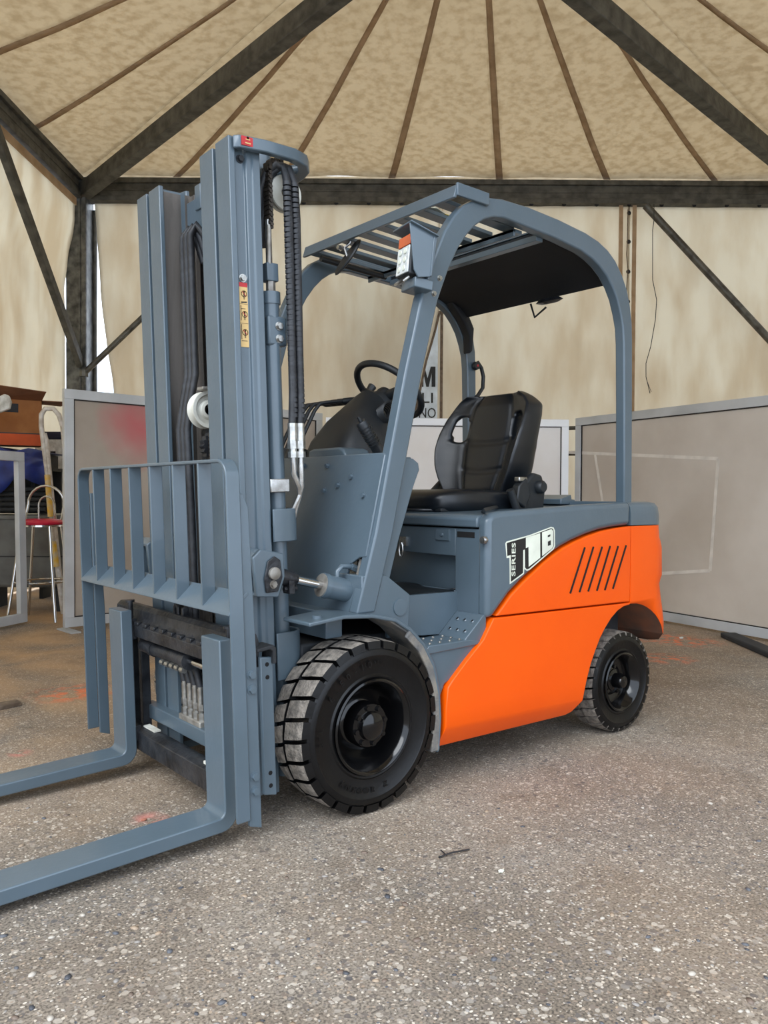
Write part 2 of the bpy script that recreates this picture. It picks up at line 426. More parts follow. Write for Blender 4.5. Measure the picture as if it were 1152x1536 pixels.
rafter(L0, D1, 4.45, 'trim_5'); rafter(L1, D1, 4.30, 'trim_6', 4.17); rafter(L0, D0, 4.45, 'trim_7'); rafter(L1, D0, 4.45, 'trim_8')
mb = MB(); mb.cyl(room(CL, CD, zt(4.1)), room(CL, CD, zt(4.75)), 0.13, 20)
struct(mb, 'trim_9', 'beam')
def post(l, d, name):
    mb = MB(); c = room(l, d, 0)
    mx = Matrix.Translation(c) @ Matrix.Rotation(YAW-pi/2, 4, 'Z')
    w_ = 0.125
    mb.box((-w_, -w_, 0), (w_, w_, ZB+0.1), 0, mx)
    mb.box((w_*0.25, -w_-0.012, 0), (w_*0.45, -w_, ZB-0.1), 0, mx)
    mb.box((w_*0.6, -w_-0.02, 0), (w_, -w_, ZB-0.1), 0, mx)
    mb.box((-0.17, -0.17, 0), (0.17, 0.17, 0.012), 0, mx)
    return struct(mb, name, 'post', bevel=0.012)
post(L0, D1, 'trim_10'); post(L1, D1, 'trim_11'); post(L0, D0+0.2, 'trim_12'); post(L1, D0+0.2, 'trim_13')
def brace(a, b, name, r=0.035):
    mb = MB(); mb.tube([a, b], r, 12); mb.cyl(Vector(b)-Vector((0, 0, 0.04)), Vector(b)+Vector((0, 0, 0.04)), r*1.5, 8); struct(mb, name, 'brace')
mb = MB(); mb.hull_bar(room(L0+0.06, 6.23*TS, zt(4.1)), room(L0+0.06, D1-0.14, zt(2.38)), 0.07, 0.12); struct(mb, 'trim_14', 'beam', bevel=0.01)
brace(dep(392, 306, D1-0.08), dep(126, 560, D1-0.12), 'trim_15')
brace(dep(968, 308, D1-0.12), dep(1210, 570, D1-0.12), 'trim_16', 0.045)

# ---- roof cloth, one gore between each pair of seams
def roof_z(t, s=0): return zt(4.32+0.45*t**1.4)
ceiling = tag(MB().box((0, 0, 0), (0.01, 0.01, 0.01)).build('ceiling', 'seam', origin=(0, 0, 0)), kind='structure')
ceiling.data.clear_geometry()
def edge_pts(side):
    n = 7; step = (L1-L0)/n
    if side == 'back': return [room(L0+i*(L1-L0)/n, D1, 0) for i in range(n+1)]
    if side == 'left': return [room(L0, D0+i*(D1-D0)/n, 0) for i in range(n+1)]
    if side == 'right': return [room(L1, D1-i*(D1-D0)/n, 0) for i in range(n+1)]
    return [room(L1-i*(L1-L0)/n, D0, 0) for i in range(n+1)]
AP = room(CL, CD, 0)
cd_mb = MB(); cd_mb.lathe([(0.10, 0), (0.22, -0.03), (0.34, -0.10)], (AP.x, AP.y, zt(4.80)), 24, axis='z')
ceilcap = cd_mb.build('roof_cap', 'roof_fabric', ceiling)
# gap filling: seams do not fall evenly: shift them so that they match the strips of the cloth
def shifted(pts, side):
    if side == 'back':
        ls = [L0]+[TS*q for q in (-2.14, -1.04, 0.06, 1.16, 2.26, 3.36)]+[L1]; return [room(l, D1, 0) for l in ls]
    return pts
for side in ('back', 'left', 'right', 'front'):
    P_ = shifted(edge_pts(side), side)
    for i in range(len(P_)-1):
        a, b = P_[i], P_[i+1]; mb = MB()
        def fn(u, v, a=a, b=b):
            t = v*0.985; q = a.lerp(b, u).lerp(AP, t)
            s_ = sin(pi*u)
            z = roof_z(t)+0.035*s_*(1-t)*sin(pi*min(1, t*1.4+0.15))+0.012*noise.noise(Vector((q.x*1.6, q.y*1.6, 3)))
            return (q.x, q.y, z)
        mb.sheet(fn, 12, 22)
        mb.build('fabric_panel', 'roof_fabric', ceiling, solid=0.004)
        ms = MB(); dirn = (b-a).normalized()
        if i > 0:
            def fs_(u, v, a=a, dirn=dirn):
                t = v*0.97; q = a.lerp(AP, t)+dirn*(u-0.5)*0.085*(1-0.55*t)
                return (q.x, q.y, roof_z(t)-0.004+0.012*noise.noise(Vector((q.x*1.6, q.y*1.6, 3)))-0.004)
            ms.sheet(fs_, 2, 22); ms.build('seam', 'seam', ceiling, solid=0.004)
    # valance turned down over the beam
    mv = MB(); A, B_ = P_[0], P_[-1]
    off = (A-AP+B_-AP).normalized()*0.10
    mv.sheet(lambda u, v, A=A, B_=B_, off=off: tuple(A.lerp(B_, u)+off*(0.2+0.8*v)+Vector((0, 0, zt(4.34)-0.05*v))), 8, 2)
    mv.build('valance', 'roof_fabric', ceiling, solid=0.004)

# ---- wall cloths
wall_back = tag(MB().box((0, 0, 0), (0.01, 0.01, 0.01)).build('wall_back', 'seam', origin=(0, 0, 0)), kind='structure'); wall_back.data.clear_geometry()
wall_left = tag(MB().box((0, 0, 0), (0.01, 0.01, 0.01)).build('wall_left', 'seam', origin=(0, 0, 0)), kind='structure'); wall_left.data.clear_geometry()
DW = D1+0.06
def lat(px, D=DW): return (px-576)/FPX*D
def zz(py, D=DW): return 1.0718+(744-py)/FPX*D
def folds(l, z, seed=0):
    k = max(0.0, (4.6-z)/4.6)
    f1 = noise.noise(Vector((l*2.4+seed, z*0.25, seed)))*0.10*k
    f2 = noise.noise(Vector((l*7.5, z*0.5, seed+5)))*0.030*(0.3+k)
    # diagonal drag creases
    f3 = noise.noise(Vector(((l+z)*3.0, (l-z)*0.5, seed+9)))*0.022
    return f1+f2+f3
def cloth_back(xl, xr, ztop, name='fabric_panel', nu=60, nv=60, seed=0, dd=0.0):
    mb = MB()
    def fn(u, v):
        z = 0.02+(ztop-0.02)*v
        a, b = xl(z), xr(z); l = a+(b-a)*u
        p = room(l, DW+dd-0.02+max(-0.02, folds(l, z, seed)), z); return tuple(p)
    mb.sheet(fn, nu, nv)
    return mb.build(name, 'fabric', wall_back, solid=0.003)
def interp(tab):
    def f(z):
        t = sorted(tab)
        if z <= t[0][0]: return t[0][1]
        for (a, va), (b, vb) in zip(t, t[1:]):
            if z <= b: return va+(vb-va)*(z-a)/(b-a)
        return t[-1][1]
    return f
ZT = zz(309)
xl1 = interp([(0, lat(180)), (zz(590), lat(171)), (zz(500), lat(158)), (zz(440), lat(152)), (zz(330), lat(145)), (ZT, lat(143))])
xr1 = interp([(0, lat(600)), (zz(640), lat(612)), (zz(620), lat(622)), (zz(550), lat(636)), (zz(470), lat(656)), (ZT, lat(656))])
cloth_back(xl1, xr1, ZT, nu=80, seed=1)
cloth_back(lambda z: lat(655), lambda z: lat(939), ZT, nu=60, seed=3)
cloth_back(lambda z: lat(936), lambda z: lat(1232), ZT, nu=60, seed=6, dd=0.01)
# lacing borders with eyelets
mb = MB()
for px, wd in ((924, 0.05), (944, 0.05), (660, 0.03)):
    mb.hull_bar(room(lat(px), DW-0.07, 0.1), room(lat(px), DW-0.07, ZT), 0.006 if px == 660 else wd, 0.006, upv=fh)
mb.build('lacing_border', 'seam', wall_back)
ey0 = None
def eyelets(wall, pts, r=0.022):
    global ey0
    for p in pts:
        if ey0 is None:
            e = MB(); mx = Matrix.Rotation(YAW-pi/2, 4, 'Z'); e.lathe([(0.010, 0), (0.012, -0.006), (0.024, -0.006), (0.027, 0)], (0, 0, 0), 12, mx=mx)
            e.lathe([(0.0, -0.002), (0.0115, -0.002)], (0, 0, 0), 12, mx=mx)
            ey0 = e.build('eyelet', 'greasy_metal', wall, origin=(0, 0, 0)); o = ey0
        else:
            o = ey0.copy(); COL.objects.link(o); o.parent = wall
        o.location = p
eyelets(wall_back, [room(lat(935), DW-0.09, zz(y)) for y in (325, 367, 411, 455, 500, 543, 587, 630)] +
        [room(lat(x), DW-0.09, ZT-0.03) for x in range(455, 1200, 48)])
mb = MB(); mb.tube([room(lat(933)+0.01*random.uniform(-1, 1), DW-0.095, zz(320+i*22)) for i in range(16)], 0.006, 6)
mb.build('lacing_cord', 'wood', wall_back)
mb = MB()
def fnl(u, v):
    d = D0+(D1-0.12-D0)*u; ztop = zt(4.03); z = 0.02+(ztop-0.02)*v
    if u > 0.97: pass
    p = room(L0-0.15*min(1, max(0, (4.4-z)/0.8))-0.01-max(-0.02, folds(d, z, 11)), d, z); return tuple(p)
mb.sheet(fnl, 90, 60)
mb.build('fabric_panel', 'fabric', wall_left, solid=0.003)
eyelets(wall_left, [])
mb = MB(); mb.hull_bar(room(L0+0.03, D0, zt(4.0)), room(L0+0.03, D1-0.2, zt(4.0)), 0.012, 0.09); mb.build('hem', 'seam', wall_left)
# thin dark tube standing in the gap behind the corner post
mb = MB(); mb.tube([room(lat(142), DW+0.05, 0), room(lat(140), DW+0.05, 2.8), room(lat(141), DW+0.05, zt(4.0))], 0.028, 10); struct(mb, 'trim_17', 'beam')
# right-hand wall cloth, drawn back to the post
wall_right = MB()
wall_right.sheet(lambda u, v: tuple(room(L1+0.02+max(-0.05, folds(u*8, v*4.6, 21)), D1-0.35-(D1-0.35-D0)*u, 0.02+(zt(4.03)-0.02)*v)), 60, 30)
tag(wall_right.build('wall_right', 'fabric', solid=0.003), kind='structure')

# ================================================================== FORKLIFT
FL = tag(empty('forklift', (0, 0, 0)), 'grey and orange electric forklift standing on the worn concrete under the tent', 'forklift')
def part(mb, name, m, parent=None, label=None, **k):
    o = mb.build(name, m, parent or FL, **k)
    if label: o['label'] = label
    return o
G = 'grey_paint'
# ---- wheels
def wheel(cx, yo, R, wd, rr, N, front, flip=1, label=None):
    """yo: outer face; flip=1: outer face towards -y"""
    s = flip; c = (cx, yo, R)
    core = MB(); d = 0.026 if front else 0.015
    # side bulge: profile radius, inward offset
    pr = [(rr-0.012, 0.020), (rr, 0.006), (rr+0.012, 0.004), (rr+0.018, 0.009), (R-d-0.030, 0.003), (R-d-0.026, 0.0), (R-d-0.008, 0.001), (R-d, 0.008), (R-d, wd-0.008), (R-d-0.02, wd), (rr, wd-0.01), (rr-0.01, wd-0.03)]
    pr = [(r, a*s) for r, a in pr]
    if s > 0: pr = pr[::-1]
    core.lathe(pr, c, 72)
    W_ = core.build('wheel', 'tyre_black', FL)
    if label: W_['label'] = label
    tr = MB(); pitch = 2*pi/N
    def lug(k, y0, y1, off):
        vs = []; na, ny = 3, 4
        for j in range(ny+1):
            fy = j/ny; y = y0+(y1-y0)*fy
            crown = -0.004*(2*abs((y/wd)-0.5))**3
            sk = off+fy*pitch*0.30
            for top in (0, 1):
                for i in range(na+1):
                    a = k*pitch+sk+(0.07+0.80*i/na)*pitch
                    rr_ = (R+crown-(0.002*noise.noise(Vector((k*1.7, fy*3, i)))) if top else R-d-0.004)
                    inset = 0.005 if (top and j == 0) else 0
                    vs.append((cx+rr_*cos(a), yo+s*(y+inset), R+rr_*sin(a)))
        st = 2*(na+1); top_f = []; side_f = []
        for j in range(ny):
            for i in range(na):
                q = j*st+(na+1)+i; top_f.append((q, q+1, q+st+1, q+st) if s > 0 else (q, q+st, q+st+1, q+1))
            for i, rv in ((0, 0), (na, 1)):
                q = j*st+i; f = (q, q+na+1, q+na+1+st, q+st); side_f.append(f if (rv == 0) == (s > 0) else f[::-1])
        capf = []
        for j in (0, ny):
            for i in range(na):
                q = j*st+i; f = (q, q+1, q+na+2, q+na+1); f = f if (j == 0) == (s > 0) else f[::-1]
                (capf if j == 0 and y0 < 0.05 else side_f).append(f)
        o = len(tr.v); tr.add(vs, top_f, 0); 
        for f in side_f: tr.f.append([o+q for q in f]); tr.mi.append(1 if front else 0); tr.sm.append(False)
        for f in capf: tr.f.append([o+q for q in f]); tr.mi.append(1); tr.sm.append(False)
    for k in range(N):
        lug(k, 0.0, wd*0.56, 0.0)
        lug(k, wd*0.60, wd, -pitch*0.55)
    tr.build('tread', ['tread_dust', 'tyre_black'], W_, bevel=0)
    # rim
    rim = MB()
    if front: rp = [(rr+0.002, -0.001), (rr-0.004, -0.005), (rr-0.012, 0.0), (rr-0.016, 0.018), (rr-0.022, 0.026), (rr-0.026, 0.060), (rr-0.045, 0.085), (0.105, 0.095), (0.085, 0.075), (0.075, 0.070), (0.04, 0.070)]
    else: rp = [(rr+0.002, -0.001), (rr-0.004, -0.005), (rr-0.012, 0.0), (rr-0.018, 0.02), (rr-0.026, 0.026), (rr-0.03, 0.055), (0.07, 0.062), (0.055, 0.05), (0.03, 0.05)]
    rp = [(r, a*s) for r, a in rp]
    if s > 0: rp = rp[::-1]
    rim.lathe(rp, c, 64); rim.build('rim', 'black_gloss', W_, ang=50)
    hub = MB()
    if front:
        hp = [(0.076, 0.080), (0.078, 0.034), (0.072, 0.022), (0.050, 0.020), (0.046, 0.004), (0.034, -0.004), (0.0, -0.005)]
    else:
        hp = [(0.052, 0.055), (0.050, 0.045), (0.034, 0.040), (0.032, 0.008), (0.026, -0.006), (0.0, -0.010)]
    hp = [(r, a*s) for r, a in hp]
    if s > 0: hp = hp[::-1]
    hub.lathe(hp[::-1] if s < 0 else hp, c, 32); hub.build('hub', 'black_gloss', W_)
    nb = 8 if front else 5; rb = 0.062 if front else 0.062
    for k in range(nb):
        a = 2*pi*k/nb+0.2; b = MB(); y = yo+s*(0.022 if front else 0.056)
        hexbolt(b, (cx+rb*cos(a), y, R+rb*sin(a)), (0, -s, 0), 0.009, 0.010)
        b.build('lug_nut', 'black_gloss', W_)
    return W_
WF = wheel(0, -0.56, 0.293, 0.175, 0.160, 26, True, 1)
wheel(0, 0.56, 0.293, 0.175, 0.160, 26, True, -1)
WR = wheel(1.4787, -0.535, 0.229, 0.135, 0.132, 30, False, 1)
wheel(1.4787, 0.535, 0.229, 0.135, 0.132, 30, False, -1)
# moulded lettering on the front sidewall
lt = MB()
def arc_text(mb, txt, c, r, a0, da, size, y, flip=False):
    for i, ch in enumerate(txt):
        if ch == ' ': continue
        a = a0+da*i
        vs, fs = font_mesh(ch, size, 0.0008)
        rad = Vector((cos(a), 0, sin(a))); tan = Vector((sin(a), 0, -cos(a)))
        if flip: rad = -rad; tan = -tan
        pos = Vector((c[0]+r*cos(a), y, c[2]+r*sin(a)))
        mb.add(vs, fs, 0, False, frame_mx(pos, tan, rad))
arc_text(lt, '6.50-10', (0, 0, 0.293), 0.212, radians(146), -radians(8.5), 0.032, -0.5600)
arc_text(lt, 'KNXOOR Z', (0, 0, 0.293), 0.212, radians(232), radians(7.5), 0.026, -0.5600, True)
arc_text(lt, 'STL', (0, 0, 0.293), 0.217, radians(186), -radians(6), 0.022, -0.5600)
arc_text(lt, '(5.00)', (0, 0, 0.293), 0.217, radians(100), -radians(3.6), 0.015, -0.5600)
lt.build('moulded_lettering', 'tyre_black', WF)

# ---- chassis under the body
mb = MB(); mb.box((-0.16, -0.355, 0.17), (1.15, 0.355, 0.56)); mb.box((1.1, -0.36, 0.22), (1.7, 0.36, 0.6))
part(mb, 'chassis', 'dark_grey', bevel=0.01)
mb = MB(); mb.cyl((0, -0.40, 0.293), (0, 0.40, 0.293), 0.075, 20); part(mb, 'front_axle', 'dark_grey')
mb = MB(); mb.cyl((1.4787, -0.44, 0.229), (1.4787, 0.44, 0.229), 0.05, 16); part(mb, 'rear_axle', 'dark_grey')

# ---- mudguards
for s in (-1, 1):
    mb = MB(); cz = 0.293
    arc = [(-0.26, 0.668), (-0.12, 0.680), (0.0, 0.672), (0.10, 0.650), (0.17, 0.610), (0.235, 0.550), (0.285, 0.47), (0.312, 0.37), (0.32, 0.27), (0.312, 0.155)]
    inn = [(x-0.010*(x/0.33 if x > 0 else 0), z-0.013) for x, z in arc]
    low = [(0.10, 0.650), (0.17, 0.610), (0.235, 0.550), (0.285, 0.47), (0.312, 0.37), (0.32, 0.27), (0.312, 0.150)]
    y0, y1 = s*0.555, s*0.40
    mb.prism(arc+inn[::-1], y0, y1)
    f = part(mb, 'mudguard', G, bevel=0.004)
    mb = MB(); inn2 = [(x*0.90-0.005, 0.293+(z-0.293)*0.90) for x, z in low[:-1]]+[(0.272, 0.150)]
    mb.prism(low[1:]+inn2[1:][::-1], s*0.5535, s*0.541)
    mb.prism([(x-0.006, z-0.006) for x, z in low]+[(x-0.014, z-0.014) for x, z in low][::-1], s*0.54, s*0.395)
    mb.build('dusty_lip', 'dusty_fender', f, bevel=0.003)
    if s < 0:
        mb = MB(); p = on('z', 0.676, 500, 932); mb.cyl((-0.2, -0.51, 0.664), (-0.2, -0.51, 0.682), 0.016, 18); mb.build('cap', G, f)

# ---- cowl: front plate (leaning like the pillar), floor, side plate
def COWL(z): return (z-0.70)*0.235
mb = MB()
mb.prism([(-0.50, 0.66), (-0.50, 0.76), (-0.40, 0.755), (-0.415, 0.83), (-0.465, 0.858), (-0.50, 0.862), (-0.50, 1.215), (-0.485, 1.222), (0.50, 1.222), (0.50, 0.66)], -0.03, -0.015, axis='x')
mb.v = [(x+COWL(z), y, z) for x, y, z in mb.v]
part(mb, 'front_plate', G, bevel=0.004)
mb = MB(); mb.box((-0.018, -0.50, 0.70), (0.15, 0.5, 0.712)); mb.box((0.10, -0.37, 1.20), (0.33, 0.5, 1.218)); part(mb, 'dash_top', G, bevel=0.005)
mb = MB(); mb.box((0.08, -0.49, 0.70), (0.085, -0.36, 0.9)); part(mb, 'slot_void', 'black_void')
mb = MB()
for k in range(3): mb.tube([(0.03, -0.43-0.025*k, 0.70), (0.02, -0.44-0.022*k, 0.78), (0.03, -0.45-0.02*k, 0.85)], 0.009, 8)
part(mb, 'cable', 'dusty_fender')
mb = MB()
for (a, b) in ((456, 699), (492, 699), (443, 711), (528, 715), (508, 728), (450, 737), (487, 736), (546, 743)):
    p = on('x', -0.03+COWL(1.12), a, b); p = on('x', -0.03+COWL(p.z), a, b); bb = MB(); hexbolt(bb, p, (-1, 0, 0), 0.009, 0.012); part(bb, 'bolt', G)
# raised cover at the top of the front plate
mb = MB(); mb.prism([(-0.27, 1.215), (-0.245, 1.245), (-0.22, 1.252), (-0.05, 1.252), (-0.02, 1.245), (-0.02, 1.215)], 0.095, 0.22, axis='x'); part(mb, 'cowl_lid', G, bevel=0.008)
# right flange plate beside the pillar
mb = MB(); mb.prism([(-0.02, 0.70), (0.06, 0.72), (0.10, 0.72), (0.16, 0.92), (0.225, 1.10), (0.255, 1.165), (0.25, 1.19), (0.225, 1.205), (0.10, 1.21), (0.04, 1.0)], -0.497, -0.487); part(mb, 'side_plate', G, bevel=0.003)
mb = MB(); mb.prism([(-0.01, 0.70), (0.10, 0.72), (0.255, 1.165), (0.225, 1.205), (0.10, 1.21), (0.0, 1.0)], 0.497, 0.487); part(mb, 'side_plate', G, bevel=0.003)
# front cross box beside the mast
mb = MB(); mb.box((-0.10, -0.42, 0.58), (-0.03, 0.42, 0.672)); part(mb, 'front_crossmember', G, bevel=0.004)
# outer chassis plate with round cap, floor, step
for s in (-1, 1):
    mb = MB(); mb.prism([(-0.02, 0.66), (-0.02, 0.80), (0.09, 0.795), (0.198, 0.721), (0.192, 0.59), (0.10, 0.645)], s*0.515, s*0.36); part(mb, 'frame_plate', G, bevel=0.004)
    mb = MB(); mb.cyl((0.15, s*0.516, 0.680), (0.15, s*0.520, 0.680), 0.030, 28); part(mb, 'round_cap', G)
    mb = MB(); mb.prism([(0.19, 0.55), (0.19, 0.715), (0.25, 0.70), (0.56, 0.695), (0.56, 0.60), (0.45, 0.535)], s*0.40, s*0.385); part(mb, 'step_well', G, bevel=0.003)
    mb = MB(); mb.prism([(0.245, 0.520), (0.26, 0.535), (0.46, 0.535), (0.535, 0.525), (0.525, 0.512), (0.26, 0.505)], s*0.55, s*0.40); st = part(mb, 'step', G, bevel=0.003)
    mb = MB(); mb.prism([(0.445, 0.535), (0.545, 0.62), (0.56, 0.62), (0.56, 0.52), (0.46, 0.52)], s*0.545, s*0.40); ri = part(mb, 'step_riser', G, bevel=0.003)
    d = Vector((-0.085, 0, 0.10)).normalized()
    for i in range(2):
        for j in range(3):
            p = Vector((0.475+0.04*i, s*(0.435+0.04*j), 0.562+0.034*i)); b = MB()
            b.lathe([(0.0, 0.0012), (0.006, 0.0012), (0.0065, 0.003), (0.010, 0.0)], (0, 0, 0), 14, axis='z', mx=frame_mx(p, Vector((0, 1, 0)).cross(d), (0, 1, 0)), mi=[1, 0, 0])
            b.build('drain_hole', [G, 'black_void'], ri)
    b = MB()
    for i in range(4):
        for j in range(3): b.lathe([(0.007, 0), (0.004, 0.004), (0, 0.005)], (0.29+0.05*i, s*(0.43+0.045*j), 0.535), 8, axis='z')
    b.build('grip_studs', 'steel', st)
    mb = MB(); mb.prism([(0.26, 0.51), (0.528, 0.518), (0.42, 0.42), (0.345, 0.385), (0.30, 0.30), (0.305, 0.42)], s*0.542, s*0.36); part(mb, 'lower_side_plate', G, bevel=0.003)
mb = MB(); mb.box((-0.02, -0.39, 0.675), (0.56, 0.39, 0.69)); fp = part(mb, 'floor_plate', G)
mb = MB(); mb.sheet(lambda u, v: (0.10+0.46*u, -0.38+0.7*v, 0.697+0.018*noise.noise(Vector((u*3, v*4, 1)))), 14, 18); mb.build('floor_mat', 'black_plastic', fp, solid=0.004)

# ---- seat base (battery box) with its front face
SB = tag(MB().box((0.60, -0.50, 0.62), (1.48, 0.50, 0.95)).build('battery_box', 'dark_grey', FL, bevel=0.01))
def fx(px, py, x=0.55): p = on('x', x, px, py); return (p.y, p.z)
W0, W1, ZW0, ZW1 = -0.385, 0.12, 0.700, 0.835
mb = MB()
mb.box((0.55, -0.53, 0.60), (0.565, W0, 0.945)); mb.box((0.55, W0, ZW1), (0.565, 0.50, 0.945)); mb.box((0.55, W0, 0.60), (0.565, 0.50, ZW0)); mb.box((0.55, W1, ZW0), (0.565, 0.5, ZW1))
mb.build('front_door', G, SB, bevel=0.003)
mb = MB(); mb.box((0.595, W0-0.02, 0.66), (0.60, W1+0.02, 0.86)); mb.build('inner_panel', G, SB)
mb = MB(); mb.sheet(lambda u, v: (0.545+0.05*v, W0+(W1-W0)*u, 0.705-0.02*sin(u*3)+0.012*noise.noise(Vector((u*5, v*2, 7)))), 16, 4); mb.build('rubber_flap', 'black_plastic', SB, solid=0.004)
a = fx(655, 793); b = fx(675, 811)
mb = MB(); mb.box((0.543, b[0], b[1]), (0.551, a[0], a[1])); hexbolt(mb, (0.543, (a[0]+b[0])/2, (a[1]+b[1])/2), (-1, 0, 0), 0.007, 0.005); mb.build('latch_plate', G, SB, bevel=0.002)
a = fx(686, 797); b = fx(712, 807)
mb = MB(); mb.box((0.5485, b[0], b[1]), (0.551, a[0], a[1])); mb.build('hand_slot', 'black_void', SB)
p = on('x', 0.545, 729, 810); mb = MB(); mb.lathe([(0.0, -0.022), (0.013, -0.022), (0.016, -0.016), (0.016, -0.008), (0.008, -0.006), (0.008, 0.004)], (p.x, p.y, p.z), 18, axis='x'); mb.build('knob', 'dull_chrome', SB)
p = on('x', 0.545, 606, 812); mb = MB(); mb.box((0.538, p.y-0.02, p.z-0.02), (0.550, p.y+0.02, p.z+0.02))
mb.tube([(0.535, p.y+0.012*cos(t)+0.008, p.z-0.035+0.03*sin(t)) for t in [i*pi/5 for i in range(10)]], 0.0035, 6, closed=True); mb.build('hook_catch', 'dull_chrome', SB)
mb = MB(); mb.prism([(0.535, 0.952), (0.535, 0.985), (0.548, 0.998), (0.60, 1.003), (1.1, 1.020), (1.488, 1.030), (1.488, 0.952)], -0.515, 0.515); part(mb, 'seat_deck', G, bevel=0.006)
# ---- side covers (upper grey, orange panels), both sides
CURV = [(0.585, 0.612), (0.63, 0.652), (0.677, 0.694), (0.745, 0.738), (0.815, 0.778), (0.875, 0.812), (0.939, 0.842), (1.0, 0.866), (1.071, 0.888), (1.16, 0.910), (1.257, 0.928), (1.36, 0.939), (1.488, 0.945)]
def smooth_panel(mb, name, m, s, bevel, parent=None, label=None, inset=None):
    o = part(mb, name, m, parent, label, bevel=bevel, bseg=4); return o
for s in (-1, 1):
    yo, yi = s*0.56, s*0.50
    mb = MB(); mb.prism([(0.548, 0.603), (0.548, 0.985), (0.575, 1.006), (0.63, 1.014), (0.81, 1.022), (1.11, 1.037), (1.488, 1.048)]+CURV[::-1], yo, yi)
    sc_ = smooth_panel(mb, 'side_cover', G, s, 0.022)
    mb = MB(); mb.prism([(0.598, 0.6125), (1.488, 0.598)]+[(x+0.004, z-0.005) for x, z in CURV[1:-1]][::-1][:0]+[(1.488, 0.940)]+[(x+0.006, z-0.006) for x, z in CURV[1:-1]][::-1], yo+s*0.002, yi)
    upn = smooth_panel(mb, 'upper_side_panel', 'orange_paint', s, 0.006)
    if s < 0 or True:
        tops = [(876, 821), (889, 820), (902, 820), (914, 819), (926, 819), (938, 818)]; bots = [(854, 890), (868, 888), (881, 887), (894, 886), (906, 885), (918, 883)]
        for (t, b) in zip(tops, bots):
            a_ = on('y', -0.56, *t); b_ = on('y', -0.56, *b); sl = MB()
            dx = (a_-b_).normalized(); sl.hull_bar((b_.x, s*0.5645, b_.z), (a_.x, s*0.5645, a_.z), 0.0065, 0.006, upv=(0, 1, 0))
            sl.build('louvre_slot', 'black_void', upn, bevel=0.001)  # raised black bar paints the darkness of an open slot
    low = [(0.585, 0.606), (0.530, 0.530), (0.44, 0.460), (0.375, 0.405), (0.345, 0.375), (0.335, 0.30), (0.332, 0.158), (0.345, 0.146), (1.08, 0.140), (1.115, 0.150), (1.145, 0.20), (1.173, 0.285), (1.20, 0.35), (1.233, 0.407), (1.265, 0.455), (1.300, 0.495), (1.345, 0.535), (1.395, 0.565), (1.44, 0.580), (1.488, 0.584), (1.488, 0.592)]
    bm = bmesh.new(); vs = [bm.verts.new((x, yo+s*0.002, z)) for x, z in low]; bm.faces.new(vs)
    bmesh.ops.bisect_plane(bm, geom=bm.verts[:]+bm.edges[:]+bm.faces[:], plane_co=(0.33, 0, 0.235), plane_no=(0.03, 0, 1))
    bmesh.ops.bisect_plane(bm, geom=bm.verts[:]+bm.edges[:]+bm.faces[:], plane_co=(0.33, 0, 0.215), plane_no=(0.03, 0, 1))
    for v in bm.verts:
        zl = 0.225-0.03*(v.co.x-0.33)
        if v.co.z < zl-0.002: v.co.y -= s*0.055*min(1, (zl-v.co.z)/0.08)
    r = bmesh.ops.extrude_face_region(bm, geom=bm.faces[:])
    for v in [g_ for g_ in r['geom'] if isinstance(g_, bmesh.types.BMVert)]: v.co.y -= s*0.05
    bmesh.ops.recalc_face_normals(bm, faces=bm.faces)
    mb = MB(); bm.verts.index_update(); mb.add([v.co.copy() for v in bm.verts], [[v.index for v in f.verts] for f in bm.faces]); bm.free()
    smooth_panel(mb, 'lower_side_panel', 'orange_paint', s, 0.012)
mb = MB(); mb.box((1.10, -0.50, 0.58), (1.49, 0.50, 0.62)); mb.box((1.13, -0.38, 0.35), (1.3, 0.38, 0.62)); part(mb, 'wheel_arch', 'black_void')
# ---- counterweight
def cw_sec(z, xr, yw, rc, x0=1.490):
    pts = []
    pts.append((x0, -yw, z))
    for k in range(9):
        t = -pi/2+k*(pi/2)/8
        pts.append((xr-rc+rc*cos(t), -yw+rc+rc*sin(t), z))
    for k in range(9):
        t = k*(pi/2)/8
        pts.append((xr-rc+rc*cos(t), yw-rc+rc*sin(t), z))
    pts.append((x0, yw, z))
    return pts
def loft(secs):
    mb = MB(); n = len(secs[0]); vs = [p for s_ in secs for p in s_]; fs = []
    for j in range(len(secs)-1):
        for i in range(n):
            k = (i+1) % n; fs.append((j*n+i, j*n+k, (j+1)*n+k, (j+1)*n+i))
    fs.append(tuple(range(n))[::-1]); fs.append(tuple((len(secs)-1)*n+i for i in range(n)))
    return mb.add(vs, fs, 0, True)
secs = [cw_sec(z, xr, yw, rc) for z, xr, yw, rc in ((0.375, 1.83, 0.52, 0.15), (0.385, 1.875, 0.545, 0.17), (0.42, 1.90, 0.560, 0.18), (0.47, 1.90, 0.561, 0.18), (0.54, 1.885, 0.561, 0.18), (0.60, 1.862, 0.561, 0.17), (0.66, 1.850, 0.561, 0.17), (0.685, 1.862, 0.561, 0.17), (0.70, 1.872, 0.561, 0.17), (0.83, 1.868, 0.561, 0.17), (0.865, 1.855, 0.561, 0.17), (0.88, 1.838, 0.561, 0.16), (0.940, 1.832, 0.560, 0.16))]
CWo = part(loft(secs), 'counterweight', 'orange_paint', ang=50)
cut = MB(); cut.cyl((1.495, -0.9, 0.255), (1.495, 0.9, 0.255), 0.333, 48); cuto = cut.build('cutter', 'orange_paint')
md = CWo.modifiers.new('arch', 'BOOLEAN'); md.operation = 'DIFFERENCE'; md.object = cuto; md.solver = 'EXACT'
dg = bpy.context.evaluated_depsgraph_get(); me = bpy.data.meshes.new_from_object(CWo.evaluated_get(dg)); CWo.modifiers.clear(); CWo.data = me
me.materials.append(MT['arch_shade'])
